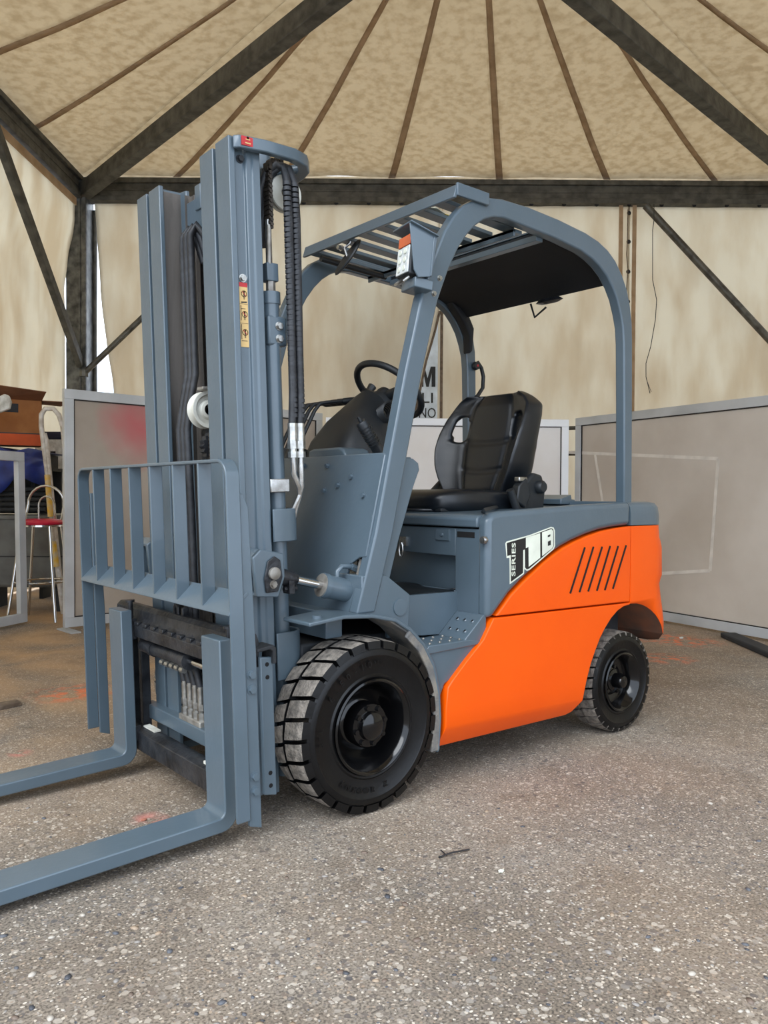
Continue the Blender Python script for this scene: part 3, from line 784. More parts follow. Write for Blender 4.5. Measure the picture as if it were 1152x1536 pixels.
for p_ in me.polygons:
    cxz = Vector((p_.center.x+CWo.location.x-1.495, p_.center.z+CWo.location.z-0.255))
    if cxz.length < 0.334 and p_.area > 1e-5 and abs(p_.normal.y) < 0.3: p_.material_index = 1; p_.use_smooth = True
bpy.data.objects.remove(cuto)
secs = [cw_sec(z, xr, yw, rc) for z, xr, yw, rc in ((0.944, 1.834, 0.561, 0.16), (0.99, 1.834, 0.560, 0.16), (1.025, 1.826, 0.555, 0.155), (1.043, 1.812, 0.543, 0.145), (1.050, 1.78, 0.515, 0.12))]
cap = part(loft(secs), 'counterweight_top', G, ang=50)
p = on('z', 1.05, 880, 748)
mb = MB(); mb.prism([(1.42, 1.035), (1.42, 1.060), (1.50, 1.082), (1.505, 1.06), (1.53, 1.058), (1.53, 1.035)], -0.22, 0.0); part(mb, 'rear_hinge_cover', G, bevel=0.004)
# T7B / series decal on the grey side cover
dc = MB()
def dpoly(pix, lift, mi):
    pts = []
    for (a, b) in pix:
        q = on('y', -0.56, 740+a/9.6, 770+b/9.6); pts.append((q.x, q.z))
    dc.prism(pts, -0.5602-lift, -0.5600-lift+0.0001, mi=mi)
out_ = [(172, 430), (190, 405), (520, 312), (830, 195), (868, 205), (886, 250), (888, 470), (870, 515), (520, 815), (480, 828), (445, 800), (440, 870), (235, 1022), (232, 640), (190, 645)]
ctr = (500, 560)
dpoly(out_, 0.0002, 0)
dpoly([(190, 432), (205, 422), (525, 330), (830, 212), (858, 225), (868, 262), (870, 470), (850, 505), (515, 795), (480, 808), (455, 780), (452, 520), (428, 530), (425, 858), (252, 985), (250, 600), (200, 615)], 0.0008, 1)
dpoly([(465, 350), (670, 285), (672, 640), (505, 770), (503, 485), (465, 500)], 0.0014, 0)
dpoly([(697, 275), (835, 225), (858, 258), (860, 470), (840, 505), (700, 615)], 0.0014, 0)
dpoly([(778, 318), (816, 300), (816, 330), (778, 345)], 0.002, 1); dpoly([(780, 408), (822, 385), (822, 455), (780, 470)], 0.002, 1)
qa = on('y', -0.56, 740+290/9.6, 770+905/9.6); qb = on('y', -0.56, 740+290/9.6, 770+425/9.6)
vs, fs = font_mesh('SERIES', 0.052, 0.0003, 1.05)
xs = [v.x for v in vs]; ys = [v.y for v in vs]; Lx = max(xs)-min(xs); Ly = max(ys)-min(ys)
H_ = (qb.z-qa.z); W_ = 0.022
vs = [Vector((-(v.y)/Ly*W_, v.x/Lx*H_, v.z)) for v in vs]
dc.add(vs, fs, 0, False, frame_mx(((qa.x+qb.x)/2, -0.5618, (qa.z+qb.z)/2), (1, 0, 0), (0, 0, 1)))
dcl = part(dc, 'model_decal', ['label_white', 'label_black'], label='black and white lettered decal')

# ---- overhead guard
OUT = [(-0.045, 0.672), (0.036, 0.943), (0.098, 1.218), (0.165, 1.505), (0.238, 1.78), (0.30, 1.93), (0.35, 2.035), (0.40, 2.105), (0.45, 2.155), (0.51, 2.19), (0.58, 2.212), (0.66, 2.225), (0.813, 2.230), (1.003, 2.223), (1.189, 2.207), (1.28, 2.190), (1.35, 2.165), (1.41, 2.128), (1.46, 2.075), (1.497, 2.02), (1.525, 1.95), (1.542, 1.87), (1.547, 1.78), (1.552, 1.5), (1.558, 1.03)]
INN = [(0.035, 0.672), (0.114, 0.943), (0.178, 1.218), (0.245, 1.505), (0.320, 1.78), (0.372, 1.90), (0.42, 1.985), (0.465, 2.045), (0.51, 2.090), (0.56, 2.125), (0.61, 2.145), (0.67, 2.155), (0.80, 2.150), (0.99, 2.142), (1.16, 2.125), (1.235, 2.107), (1.29, 2.085), (1.345, 2.052), (1.39, 2.008), (1.425, 1.96), (1.452, 1.90), (1.472, 1.84), (1.480, 1.77), (1.488, 1.5), (1.496, 1.03)]
for s in (-1, 1):
    mb = MB(); vs = []; n = len(OUT)
    for y in (s*0.52, s*0.472):
        vs += [(x, y, z) for x, z in OUT]+[(x, y, z) for x, z in INN]
    fs = []
    for i in range(n-1):
        fs += [(i, i+1, n+i+1, n+i), (2*n+i, 3*n+i, 3*n+i+1, 2*n+i+1), (i, 2*n+i, 2*n+i+1, i+1), (n+i, n+i+1, 3*n+i+1, 3*n+i)]
    fs += [(0, n, 3*n, 2*n), (n-1, 3*n-1, 4*n-1, 2*n-1)]
    if s > 0: fs = [f[::-1] for f in fs]
    mb.add(vs, fs, 0, True)
    pr = part(mb, 'guard_frame', G, bevel=0.007, bseg=3)
    for z, x in ((1.86, 0.29), (1.80, 0.262)):
        b = MB(); hexbolt(b, (x+0.035, s*0.52, z), (0, s, 0), 0.008, 0.009); b.build('bolt', 'steel', pr)
# header bar at the front, cross bars, slats
mb = MB(); mb.prism([(0.385, 2.165), (0.40, 2.215), (0.428, 2.215), (0.428, 2.205), (0.408, 2.200), (0.400, 2.165)], -0.53, 0.46); mb.box((0.40, -0.535, 2.175), (0.57, -0.523, 2.222)); part(mb, 'header_bar', G, bevel=0.003)
for k in range(8):
    y = 0.40-k*0.1185; mb = MB()
    mb.hull_bar((0.405, y, 2.180), (0.80, y, 2.163), 0.056, 0.016)
    part(mb, 'guard_slat', G, bevel=0.002)
mb = MB(); mb.box((0.78, -0.472, 2.135), (0.83, 0.472, 2.150)); mb.box((0.78, -0.472, 2.12), (0.79, 0.472, 2.15)); part(mb, 'cross_bar', G, bevel=0.002)
mb = MB(); mb.box((0.92, -0.472, 2.13), (0.96, 0.472, 2.155)); part(mb, 'cross_bar', G, bevel=0.002)
mb = MB(); mb.cyl((0.42, 0.36, 2.145), (0.80, 0.36, 2.128), 0.014, 12); part(mb, 'wiring_tube', 'black_plastic')
prof = [(0.93, 2.150), (1.15, 2.130), (1.28, 2.105), (1.36, 2.075), (1.42, 2.02), (1.415, 2.01), (1.355, 2.060), (1.27, 2.092), (1.15, 2.116), (0.93, 2.136)]
mb = MB(); mb.prism([(x, z+0.02) for x, z in prof], -0.472, 0.472); rc_ = part(mb, 'roof_cover', 'roof_black', bevel=0.003)
mb = MB(); mb.prism([(0.925, 2.172), (1.15, 2.152), (1.28, 2.128), (1.28, 2.133), (1.15, 2.158), (0.925, 2.178)], -0.47, 0.47); mb.build('roof_sheet', G, rc_)
for y in (0.44,):
    mb = MB(); mb.prism([(1.30, 2.10), (1.42, 2.06), (1.47, 1.98), (1.46, 1.86), (1.44, 1.84), (1.44, 1.94), (1.40, 2.0)], y-0.03, y+0.03); mb.build('corner_cover', 'roof_black', rc_, bevel=0.01)
# sticker sheets on top of the slats
mb = MB()
for (pix, mi_, zz_) in (([(632, 311), (655, 312), (668, 321), (645, 322)], 0, 2.196), ([(655, 317), (688, 328), (680, 333), (658, 325)], 1, 2.199), ([(645, 338), (690, 352), (684, 358), (650, 346)], 1, 2.196), ([(668, 322), (700, 330), (690, 336), (670, 330)], 0, 2.202)):
    q = [on('z', zz_, *a) for a in pix]; mb.prism([(v.x, v.y) for v in q], zz_, zz_+0.0015, axis='z', mi=mi_)
part(mb, 'sticker', ['label_white', 'label_yellow'], label='white and yellow sticker sheets lying over the slats')
# interior mirror at the back edge and its wire bracket
p = on('x', 1.36, 824, 452); mb = MB(); mb.lathe([(0, 0.012), (0.035, 0.010), (0.05, 0), (0.03, -0.006), (0, -0.007)], (0, 0, 0), 24, axis='z', mx=Matrix.Translation(p) @ Matrix.Rotation(radians(-12), 4, 'Y') @ Matrix.Diagonal((0.9, 1.5, 1.6, 1)))
part(mb, 'rear_lamp_dome', 'greasy_metal')
a, b, c_ = on('x', 1.36, 796, 456), on('x', 1.36, 802, 476), on('x', 1.36, 819, 461); mb = MB(); mb.tube([a, b, c_], 0.005, 8); part(mb, 'wire_bracket', 'black_plastic')
mb = MB(); mb.tube([(1.40, -0.47, 2.065), (1.40, -0.40, 2.062), (1.40, -0.385, 2.068)], 0.012, 10); part(mb, 'bump_stop', 'black_plastic')
# assist grip on the far rear pillar
pg = [on('y', 0.47, x, y) for x, y in ((716, 543), (722, 552), (725, 565), (724, 582), (717, 593), (710, 600), (706, 606))]
mb = MB(); mb.tube(pg, 0.011, 10); q = on('y', 0.46, 713, 549); mb.lathe([(0.0, -0.02), (0.02, -0.018), (0.024, 0.0)], (q.x, q.y, q.z), 16)
gp = part(mb, 'grab_handle', 'black_plastic'); mb = MB(); mb.lathe([(0.0, -0.023), (0.007, -0.021), (0.007, -0.018)], (q.x, q.y, q.z), 12); mb.build('horn_button', 'label_red', gp)

# ---- head lamp with hood on the near front pillar
def lamp(s, main=True):
    piv = Vector((0.205, s*0.505, 1.915))
    mx = Matrix.Translation(piv) @ Matrix.Rotation(radians(s*12), 4, 'Z') @ Matrix.Rotation(radians(6), 4, 'Y')
    mb = MB(); mb.prism([(-0.03, -0.075), (0.02, -0.07), (0.025, 0.055), (-0.03, 0.075)], -0.047, 0.047, mx=mx)
    body = part(mb, 'headlamp', 'black_plastic', bevel=0.006)
    mb = MB(); mb.box((-0.036, -0.042, -0.068), (-0.030, 0.042, 0.028), 0, mx); mb.build('clear_lens', 'lens_clear', body, bevel=0.002)
    mb = MB(); mb.box((-0.036, -0.042, 0.031), (-0.030, 0.042, 0.068), 0, mx); mb.build('amber_lens', 'lens_amber', body, bevel=0.002)
    for i in range(2):
        for j in range(3):
            mb = MB(); mb.lathe([(0.0, -0.003), (0.009, -0.003), (0.011, 0)], (-0.037, -0.018+0.036*i, -0.05+0.03*j), 12, axis='x', mx=mx); mb.build('light_spot', 'label_white', body)
    mb = MB(); e = s
    mb.prism([(-0.055, 0.10), (0.06, 0.075), (0.055, -0.07), (0.0, -0.085), (-0.02, -0.06)], e*0.055, e*0.062, mx=mx)
    mb.prism([(-0.055, 0.100), (0.06, 0.075), (0.06, 0.070), (-0.055, 0.094)], -0.075, 0.062, mx=mx)
    mb.box((0.045, -0.065, -0.07), (0.052, 0.062, 0.075), 0, mx)
    part(mb, 'lamp_hood', G, bevel=0.002)
    mb = MB(); mb.box((-0.005, -0.05, -0.115), (0.07, 0.05, -0.078), 0, mx); part(mb, 'lamp_bracket', G, bevel=0.004)
    mb = MB(); mb.tube([mx @ Vector(v) for v in ((-0.02, 0.03, -0.08), (-0.04, 0.03, -0.10), (-0.04, -0.03, -0.10), (-0.02, -0.03, -0.08))], 0.005, 8); mb.build('lamp_bail', 'steel', body)
lamp(-1)
# rear view mirror under the header
A = on('y', 0.10, 541, 359); B_ = on('y', 0.20, 503, 413); c_ = (A+B_)/2; ld = (A-B_); ln = ld.length/2; ld.normalize()
nn = Vector((0.75, -0.30, -0.15)); nn = (nn-ld*nn.dot(ld)).normalized(); sd = nn.cross(ld)
mb = MB(); mm_ = Matrix((ld*ln, sd*0.055, nn)).transposed().to_4x4(); mm_.translation = c_
vs = []; seg = 28
prof2 = [(0.0, 0.010), (0.7, 0.009), (0.95, 0.004), (1.0, 0.0), (0.95, -0.006), (0.0, -0.008)]
mb.lathe(prof2, (0, 0, 0), seg, axis='z', mx=mm_)
mr = part(mb, 'rear_view_mirror', 'black_plastic')
mb = MB(); h0 = on('y', 0.14, 527, 353); mb.tube([h0, h0+Vector((0, 0.01, -0.03)), on('y', 0.16, 517, 372), c_], [0.007, 0.007, 0.006, 0.006], 8); q = on('y', 0.17, 512, 372); hexbolt(mb, q, (-1, 0, 0), 0.010, 0.02); mb.build('mirror_arm', 'dull_chrome', mr)

# ---- steering console
mb = MB()
def shroud(secs_):
    vs = []; n = 20
    for (c, hx, hy, tilt, ex) in secs_:
        for k in range(n):
            t = 2*pi*k/n; e = 2/ex
            a = hx*(abs(cos(t))**e)*(1 if cos(t) >= 0 else -1); b = hy*(abs(sin(t))**e)*(1 if sin(t) >= 0 else -1)
            vs.append((c[0]+a*cos(tilt), b+c[1], c[2]-a*sin(tilt)))
    fs = []
    for j in range(len(secs_)-1):
        for k in range(n):
            l = (k+1) % n; fs.append((j*n+k, j*n+l, (j+1)*n+l, (j+1)*n+k))
    fs.append(tuple(range(n))[::-1]); fs.append(tuple((len(secs_)-1)*n+i for i in range(n)))
    return vs, fs
vs, fs = shroud([((0.28, -0.04, 1.20), 0.16, 0.165, 0.0, 4), ((0.30, -0.04, 1.27), 0.14, 0.155, 0.15, 4), ((0.34, -0.03, 1.34), 0.115, 0.13, 0.35, 3.4), ((0.385, -0.015, 1.40), 0.09, 0.10, 0.5, 2.8), ((0.42, 0, 1.45), 0.07, 0.075, 0.6, 2.2), ((0.44, 0, 1.475), 0.06, 0.06, 0.66, 2)])
mb.add(vs, fs, 0, True); con = part(mb, 'steering_console', 'black_plastic', ang=60)
sw_c = Vector((0.505, 0.0, 1.500)); nrm = Vector((0.64, 0, 0.77)).normalized()
mb = MB(); mb.lathe([(0.058, -0.075), (0.055, -0.02), (0.048, 0.0), (0.0, 0.004)], (0, 0, 0), 28, axis='z', mx=frame_mx(sw_c-nrm*0.02, (0, 1, 0), Vector((0, 1, 0)).cross(-nrm)) )
mb.build('column_cap', 'black_plastic', con)
mb = MB()
for i in range(6): mb.lathe([(0.034, -0.006), (0.040, 0), (0.034, 0.006)], (0, 0, 0), 20, axis='z', mx=frame_mx(Vector((0.40, -0.10-0.010*i, 1.395+0.004*i)), (1, 0, 0), (0, 0, 1)))
mb.build('bellows', 'black_plastic', con)
# steering wheel
swx = Vector((0, 1, 0)); swy = nrm.cross(swx)
def SW(a, r, h=0): return sw_c+nrm*h+(swx*cos(a)+swy*sin(a))*r
mb = MB(); mb.tube([SW(2*pi*k/48, 0.158, 0.03) for k in range(48)], 0.0145, 12, closed=True)
swo = part(mb, 'steering_wheel', 'black_plastic')
for a in (0.15, pi-0.15, -pi/2):
    mb = MB(); mb.tube([SW(a, 0.03, -0.012), SW(a, 0.09, 0.0), SW(a, 0.13, 0.018), SW(a, 0.154, 0.03)], [0.024, 0.02, 0.017, 0.013], 10); mb.build('spoke', 'black_plastic', swo)
mb = MB(); mb.lathe([(0.0, 0.02), (0.035, 0.016), (0.042, 0.0), (0.042, -0.02)], (0, 0, 0), 24, axis='z', mx=frame_mx(sw_c, (0, 1, 0), Vector((0, 1, 0)).cross(-nrm))); mb.build('hub_cap', 'black_plastic', swo)
mb = MB(); c0 = SW(-0.05, 0.165, 0.035); mb.tube([c0, c0+nrm*0.05], [0.012, 0.02], 12); mb.build('spinner_knob', 'black_plastic', swo)
# park brake lever
a, b = on('y', -0.36, 568, 677), on('y', -0.36, 541, 632); mb = MB(); mb.tube([a, a.lerp(b, 0.2), b.lerp(a, 0.05), b], [0.022, 0.021, 0.023, 0.018], 14)
for k in range(7): q = a.lerp(b, 0.25+0.09*k); mb.tube([q, q+(b-a)*0.03], 0.0245, 12)
d_ = (b-a).normalized(); mb.tube([b, b+d_*0.02], [0.008, 0.006], 8); part(mb, 'parking_brake_lever', 'black_plastic')
# hydraulic levers
for k in range(4):
    y = 0.17+0.045*k; x0 = 0.15; mb = MB()
    mb.tube([(x0, y, 1.22), (x0+0.05, y-0.005, 1.33), (x0+0.10, y-0.01, 1.43), (x0+0.125, y-0.012, 1.460), (x0+0.16, y-0.014, 1.468), (x0+0.28, y-0.02, 1.485)], 0.0085, 8)
    mb.tube([(x0+0.235, y-0.018, 1.478), (x0+0.25, y-0.018, 1.480), (x0+0.35, y-0.022, 1.495), (x0+0.36, y-0.022, 1.497)], [0.010, 0.015, 0.0155, 0.010], 10)
    part(mb, 'control_lever', 'black_plastic')
mb = MB()
for k in range(6): mb.tube([(0.12, 0.10+0.035*k, 1.215), (0.14, 0.11+0.035*k, 1.255), (0.17, 0.12+0.035*k, 1.25), (0.19, 0.125+0.035*k, 1.215)], 0.016, 8)
part(mb, 'lever_boot', 'black_plastic')

# ---- seat
ST = tag(MB().build('seat', 'seat_vinyl', FL) if False else empty('seat', (0.95, 0, 1.0))); ST.parent = FL
def sup(u, e):
    return (abs(u)**e)*(1 if u >= 0 else -1)
# cushion
mb = MB()
def cush(u, v):
    pass
secs_ = []
def csec(x, hy, z0, z1, sag):
    pts = []; n = 26
    for k in range(n):
        t = 2*pi*k/n; c, s_ = cos(t), sin(t)
        y = hy*sup(c, 0.45); z = (z0+z1)/2+(z1-z0)/2*sup(s_, 0.6)
        if s_ > 0: z += sag*(abs(y)/hy)**2.2-sag*0.6
        pts.append((x, y, z))
    return pts
cs = [csec(0.610, 0.16, 1.03, 1.06, 0), csec(0.622, 0.21, 1.005, 1.085, 0.004), csec(0.66, 0.238, 0.99, 1.105, 0.010), csec(0.75, 0.25, 0.985, 1.112, 0.022), csec(0.88, 0.255, 0.985, 1.108, 0.035), csec(1.00, 0.255, 0.985, 1.105, 0.035), csec(1.10, 0.245, 0.99, 1.10, 0.03), csec(1.16, 0.22, 1.0, 1.085, 0.01)]
vs = [q for s_ in cs for q in s_]; n = 26; fs = []
for j in range(len(cs)-1):
    for k in range(n):
        l = (k+1) % n; fs.append((j*n+k, (j+1)*n+k, (j+1)*n+l, j*n+l))
fs.append(tuple(range(n))); fs.append(tuple((len(cs)-1)*n+i for i in range(n))[::-1])
mb.add(vs, fs, 0, True); part(mb, 'seat_cushion', 'seat_vinyl', ST, sub=1, ang=181)
# backrest
HW = interp([(1.06, 0.175), (1.10, 0.19), (1.16, 0.222), (1.22, 0.245), (1.30, 0.262), (1.38, 0.264), (1.45, 0.256), (1.50, 0.240), (1.54, 0.205), (1.565, 0.16)])
def bfun(front):
    def f(u, v):
        z = 1.06+0.505*v; h = HW(z); y = (2*u-1); yy = h*y
        lean = 0.26*(z-1.06)+1.095
        bol = max(0, abs(y)-0.5)/0.5
        x = lean-0.12*(bol**1.6)*(0.5+0.5*sin(pi*min(1, v*1.15)))
        # padded channels between the sewn panels
        if front and abs(y) < 0.56:
            for zc in (1.20, 1.335): x += 0.010*math.exp(-((z+0.012*(1-(y/0.56)**2)-zc)/0.010)**2)
            x += 0.008*math.exp(-((abs(y)-0.52)/0.05)**2)
        if front: x -= 0.004+0.038*(1-abs(y)**2.5)*min(1, (1-v)*6+0.35)*min(1, v*6+0.4)
        else: x += 0.012+0.075*max(0, 1-(abs(y)/0.75)**2)*min(1, (1-v)*6+0.3)
        if not front and y < -0.45: x += (0.085+0.09*(1-v))*min(1, (-y-0.45)/0.3)*min(1, (1-v)*5+0.45)
        return (x, yy, z)
    return f
nu, nv = 40, 44; NU = nu+1
def inhole(i, j):
    u = (i+0.5)/nu; v = (j+0.5)/nv; z = 1.06+0.505*v; y = HW(z)*(2*u-1)
    return ((abs(y)-0.182)/0.036)**4+((z-1.400)/0.062)**4 < 1
mb = MB(); ff, fb = bfun(True), bfun(False)
vf = [ff(i/nu, j/nv) for j in range(nv+1) for i in range(NU)]; vb = [fb(i/nu, j/nv) for j in range(nv+1) for i in range(NU)]
no = len(vf); fs = []; used = {}
for j in range(nv):
    for i in range(nu):
        if inhole(i, j): continue
        a = j*NU+i; fs.append((a, a+NU, a+NU+1, a+1)); fs.append((no+a, no+a+1, no+a+NU+1, no+a+NU))
        for (p_, q_) in ((a, a+1), (a+1, a+NU+1), (a+NU+1, a+NU), (a+NU, a)):
            if (q_, p_) in used: del used[(q_, p_)]
            else: used[(p_, q_)] = 1
for (p_, q_) in used: fs.append((p_, q_, no+q_, no+p_))
VV = vf+vb
for e in list(used):
    for q_ in e:
        u = (q_ % NU)/nu; v = (q_//NU)/nv; z = 1.06+0.505*v; y = HW(z)*(2*u-1)
        if 0.02 < u < 0.98 and 0.02 < v < 0.98:
            a_, b_ = (abs(y)-0.182)/0.036, (z-1.400)/0.062; k_ = (abs(a_)**3+abs(b_)**3)**(-1/3)
            ny_ = (0.182+0.036*a_*k_)*(1 if y > 0 else -1); nz_ = 1.400+0.062*b_*k_
            for w_ in (q_, no+q_): VV[w_] = (VV[w_][0], ny_, nz_)
mb.add(VV, fs, 0, True); part(mb, 'seat_backrest', 'seat_vinyl', ST, sub=1, ang=181)
# seat belt reel, recliner, hip restraints
for s in (-1, 1):
    mb = MB(); mb.prism([(1.01, 0.985), (1.02, 1.09), (1.08, 1.14), (1.13, 1.18), (1.19, 1.17), (1.215, 1.10), (1.20, 0.985)], s*0.262, s*0.295); hp = part(mb, 'hip_restraint', 'black_plastic', ST, bevel=0.012)
    mb = MB(); mb.lathe([(0.0, -0.030), (0.022, -0.030), (0.030, -0.02), (0.030, 0)] if s < 0 else [(0.030, 0), (0.030, 0.02), (0.022, 0.03), (0.0, 0.03)], (1.165, s*0.295, 1.115), 20); mb.build('recliner_knob', 'black_plastic', hp)
mb = MB(); mb.prism([(1.00, 1.05), (1.015, 1.12), (1.065, 1.155), (1.095, 1.08), (1.06, 1.02)], -0.31, -0.27); bk = part(mb, 'belt_reel', 'black_plastic', ST, bevel=0.006)
mb = MB(); mb.box((1.02, -0.305, 1.138), (1.075, -0.275, 1.158)); mb.build('belt_buckle_tip', 'steel', bk, bevel=0.004)
mb = MB(); mb.cyl((0.965, -0.30, 1.10), (1.02, -0.30, 1.0), 0.018, 10); part(mb, 'belt_stalk', 'black_plastic', ST)
# rails under the seat
for s in (-1, 1):
    mb = MB(); mb.box((0.63, s*0.20-0.018, 0.955+0.05), (1.14, s*0.20+0.018, 0.975+0.045)); part(mb, 'slide_rail', 'black_plastic', ST, bevel=0.003)
mb = MB(); mb.tube([(0.60, 0.15, 1.012), (0.585, 0.10, 1.012), (0.585, -0.10, 1.012), (0.60, -0.14, 1.012), (0.68, -0.20, 1.012)], 0.006, 8); part(mb, 'slide_bar', 'greasy_metal', ST)
mb = MB(); mb.box((0.64, -0.16, 1.003), (1.12, 0.16, 1.012)); part(mb, 'seat_pan', 'black_plastic', ST)
# bonnet handle
mb = MB(); mb.tube([on('z', 1.0, 724, 770)+Vector((0, 0, 0)), on('z', 1.022, 727, 765), on('z', 1.03, 757, 757), on('z', 1.0, 764, 763)], [0.010, 0.008, 0.008, 0.010], 8); part(mb, 'bonnet_handle', 'black_plastic')

# ================================================================== MAST (built upright, leaned with MX)
def mpart(mb, name, m, parent=None, label=None, **k): return part(mb, name, m, parent, label, mx=MX, **k)
ZTM = 2.20
for s in (-1, 1):
    yo = 0.36
    # outer rail: flange, web, stepped rear flange
    prof = [(-0.360, 0.272), (-0.360, yo), (-0.338, yo), (-0.332, yo-0.016), (-0.300, yo-0.016), (-0.294, yo-0.006), (-0.276, yo-0.006), (-0.272, yo-0.002), (-0.245, yo-0.002), (-0.245, 0.272), (-0.262, 0.272), (-0.262, yo-0.045), (-0.338, yo-0.045), (-0.338, 0.272)]
    mb = MB(); mb.prism([(x, s*y) for x, y in prof], 0.06, ZTM+(0.006 if s < 0 else 0.0), axis='z'); mpart(mb, 'outer_mast_rail', G, bevel=0.004)
    prof = [(-0.360, 0.160), (-0.360, 0.252), (-0.336, 0.252), (-0.336, 0.215), (-0.262, 0.215), (-0.262, 0.252), (-0.240, 0.252), (-0.240, 0.155), (-0.255, 0.155), (-0.262, 0.190), (-0.336, 0.190), (-0.342, 0.160)]
    mb = MB(); mb.prism([(x, s*y) for x, y in prof], 0.09, ZTM, axis='z'); ir = mpart(mb, 'inner_mast_rail', G, bevel=0.004)
    mb = MB(); mb.box((-0.338, s*0.1895, 0.12), (-0.258, s*0.1875, ZTM-0.01)); mb.box((-0.262, s*0.1545, 0.12), (-0.238, s*0.1535, ZTM-0.02)); mb.build('rail_wear_face', 'dirty_rail', ir, mx=MX)
    mb = MB(); mb.prism([(x, s*y) for x, y in ((-0.25, 0.10), (-0.25, 0.150), (-0.20, 0.150), (-0.20, 0.10), (-0.215, 0.10), (-0.215, 0.135), (-0.235, 0.135), (-0.235, 0.10))], 0.2, ZTM-0.03, axis='z'); mpart(mb, 'middle_rail', 'dirty_rail', bevel=0.002)
mb = MB(); mb.box((-0.255, -0.155, 2.02), (-0.215, 0.155, 2.15)); mb.box((-0.262, 0.03, 2.10), (-0.235, 0.075, 2.19)); mpart(mb, 'top_tie_beam', G, bevel=0.004)
for z in (0.13, 0.95, 1.30): 
    mb = MB(); mb.box((-0.215, -0.272, z), (-0.18, 0.272, z+0.09)); mpart(mb, 'mast_crossmember', G, bevel=0.004)
# stickers on the near rail
sy = -0.345
lb = MB(); lb.box((-0.3305, sy-0.0012, 1.545), (-0.3005, sy+0.001, 1.752), 0); lb.box((-0.3305, sy-0.0016, 1.738), (-0.3005, sy, 1.752), 1)
def circle_sign(zc, xc=-0.3145):
    lb.lathe([(0.0085, 0), (0.0105, 0)], (xc, sy-0.0018, zc), 24, mi=1); lb.lathe([(0.0105, 0), (0.0085, 0)], (xc, sy-0.0018, zc), 24, mi=1)
    lb.hull_bar((xc-0.007, sy-0.0020, zc+0.007), (xc+0.007, sy-0.0020, zc-0.007), 0.0018, 0.0004, upv=(0, 1, 0), mi=1)
    lb.hull_bar((xc, sy-0.0019, zc-0.006), (xc, sy-0.0019, zc+0.004), 0.005, 0.0004, upv=(0, 1, 0), mi=2); lb.lathe([(0, 0), (0.0026, 0)], (xc, sy-0.0019, zc+0.006), 10, mi=2); lb.lathe([(0.0026, 0), (0, 0)], (xc, sy-0.0019, zc+0.006), 10, mi=2)
    for dx in (-0.0015, 0.0015): lb.hull_bar((xc+dx, sy-0.0019, zc-0.018), (xc+dx, sy-0.0019, zc-0.006), 0.0012, 0.0004, upv=(0, 1, 0), mi=2)
for zc in (1.716, 1.650, 1.592): circle_sign(zc, -0.3135)
for zc in (1.652, 1.592): lb.hull_bar((-0.3265, sy-0.0018, zc-0.022), (-0.3265, sy-0.0018, zc+0.026), 0.0022, 0.0004, upv=(0, 1, 0), mi=2)
lb.hull_bar((-0.325, sy-0.0018, 1.688), (-0.304, sy-0.0018, 1.690), 0.004, 0.0004, upv=(0, 1, 0), mi=2); lb.hull_bar((-0.3265, sy-0.0018, 1.668), (-0.310, sy-0.0018, 1.668), 0.002, 0.0004, upv=(0, 1, 0), mi=2); lb.hull_bar((-0.3265, sy-0.0018, 1.565), (-0.306, sy-0.0018, 1.565), 0.002, 0.0004, upv=(0, 1, 0), mi=2)
for zc in (1.683, 1.621): lb.hull_bar((-0.3305, sy-0.0016, zc), (-0.3005, sy-0.0016, zc), 0.0008, 0.0004, upv=(0, 1, 0), mi=2)
mpart(lb, 'warning_sticker', ['label_tan', 'label_red', 'label_black'], label='tan sticker with three red no-standing pictograms')
mb = MB(); hexbolt(mb, (-0.316, sy, 1.766), (0, -1, 0), 0.010, 0.010); mpart(mb, 'bolt', 'steel')
mb = MB(); hexbolt(mb, (-0.312, -0.345, 2.145), (0, -1, 0), 0.010, 0.012); mpart(mb, 'bolt', 'dark_grey')
# top loop guard over the hoses
lp = [(-0.350, -0.368), (-0.335, -0.385), (-0.245, -0.400), (-0.13, -0.398), (-0.07, -0.375), (-0.03, -0.33), (-0.015, -0.28), (-0.005, -0.20), (0.0, -0.12)]
li = [(-0.325, -0.356), (-0.32, -0.365), (-0.24, -0.374), (-0.14, -0.370), (-0.095, -0.352), (-0.07, -0.32), (-0.058, -0.28), (-0.05, -0.20), (-0.05, -0.12)]
mb = MB(); mb.prism(lp+li[::-1], 2.165, 2.205, axis='z'); lg = mpart(mb, 'hose_guard', G, bevel=0.004)
mb = MB(); mb.tube([(-0.055, -0.30, 2.182), (-0.20, -0.18, 2.16)], 0.016, 12); mb.build('stay_tube', G, lg, mx=MX)
mb = MB(); mb.box((-0.330, -0.4005, 2.172), (-0.285, -0.3965, 2.200), 0); mb.box((-0.318, -0.4012, 2.178), (-0.298, -0.3995, 2.182), 1); mb.box((-0.316, -0.4012, 2.190), (-0.300, -0.3995, 2.193), 1); mb.lathe([(0.004, 0), (0, 0)], (-0.308, -0.4012, 2.1965), 10, mi=1); mb.lathe([(0, 0), (0.004, 0)], (-0.308, -0.4012, 2.1965), 10, mi=1)
mb.build('red_sticker', ['label_red', 'label_tan'], lg, mx=MX @ Matrix.Translation((0, 0.008, 0)))
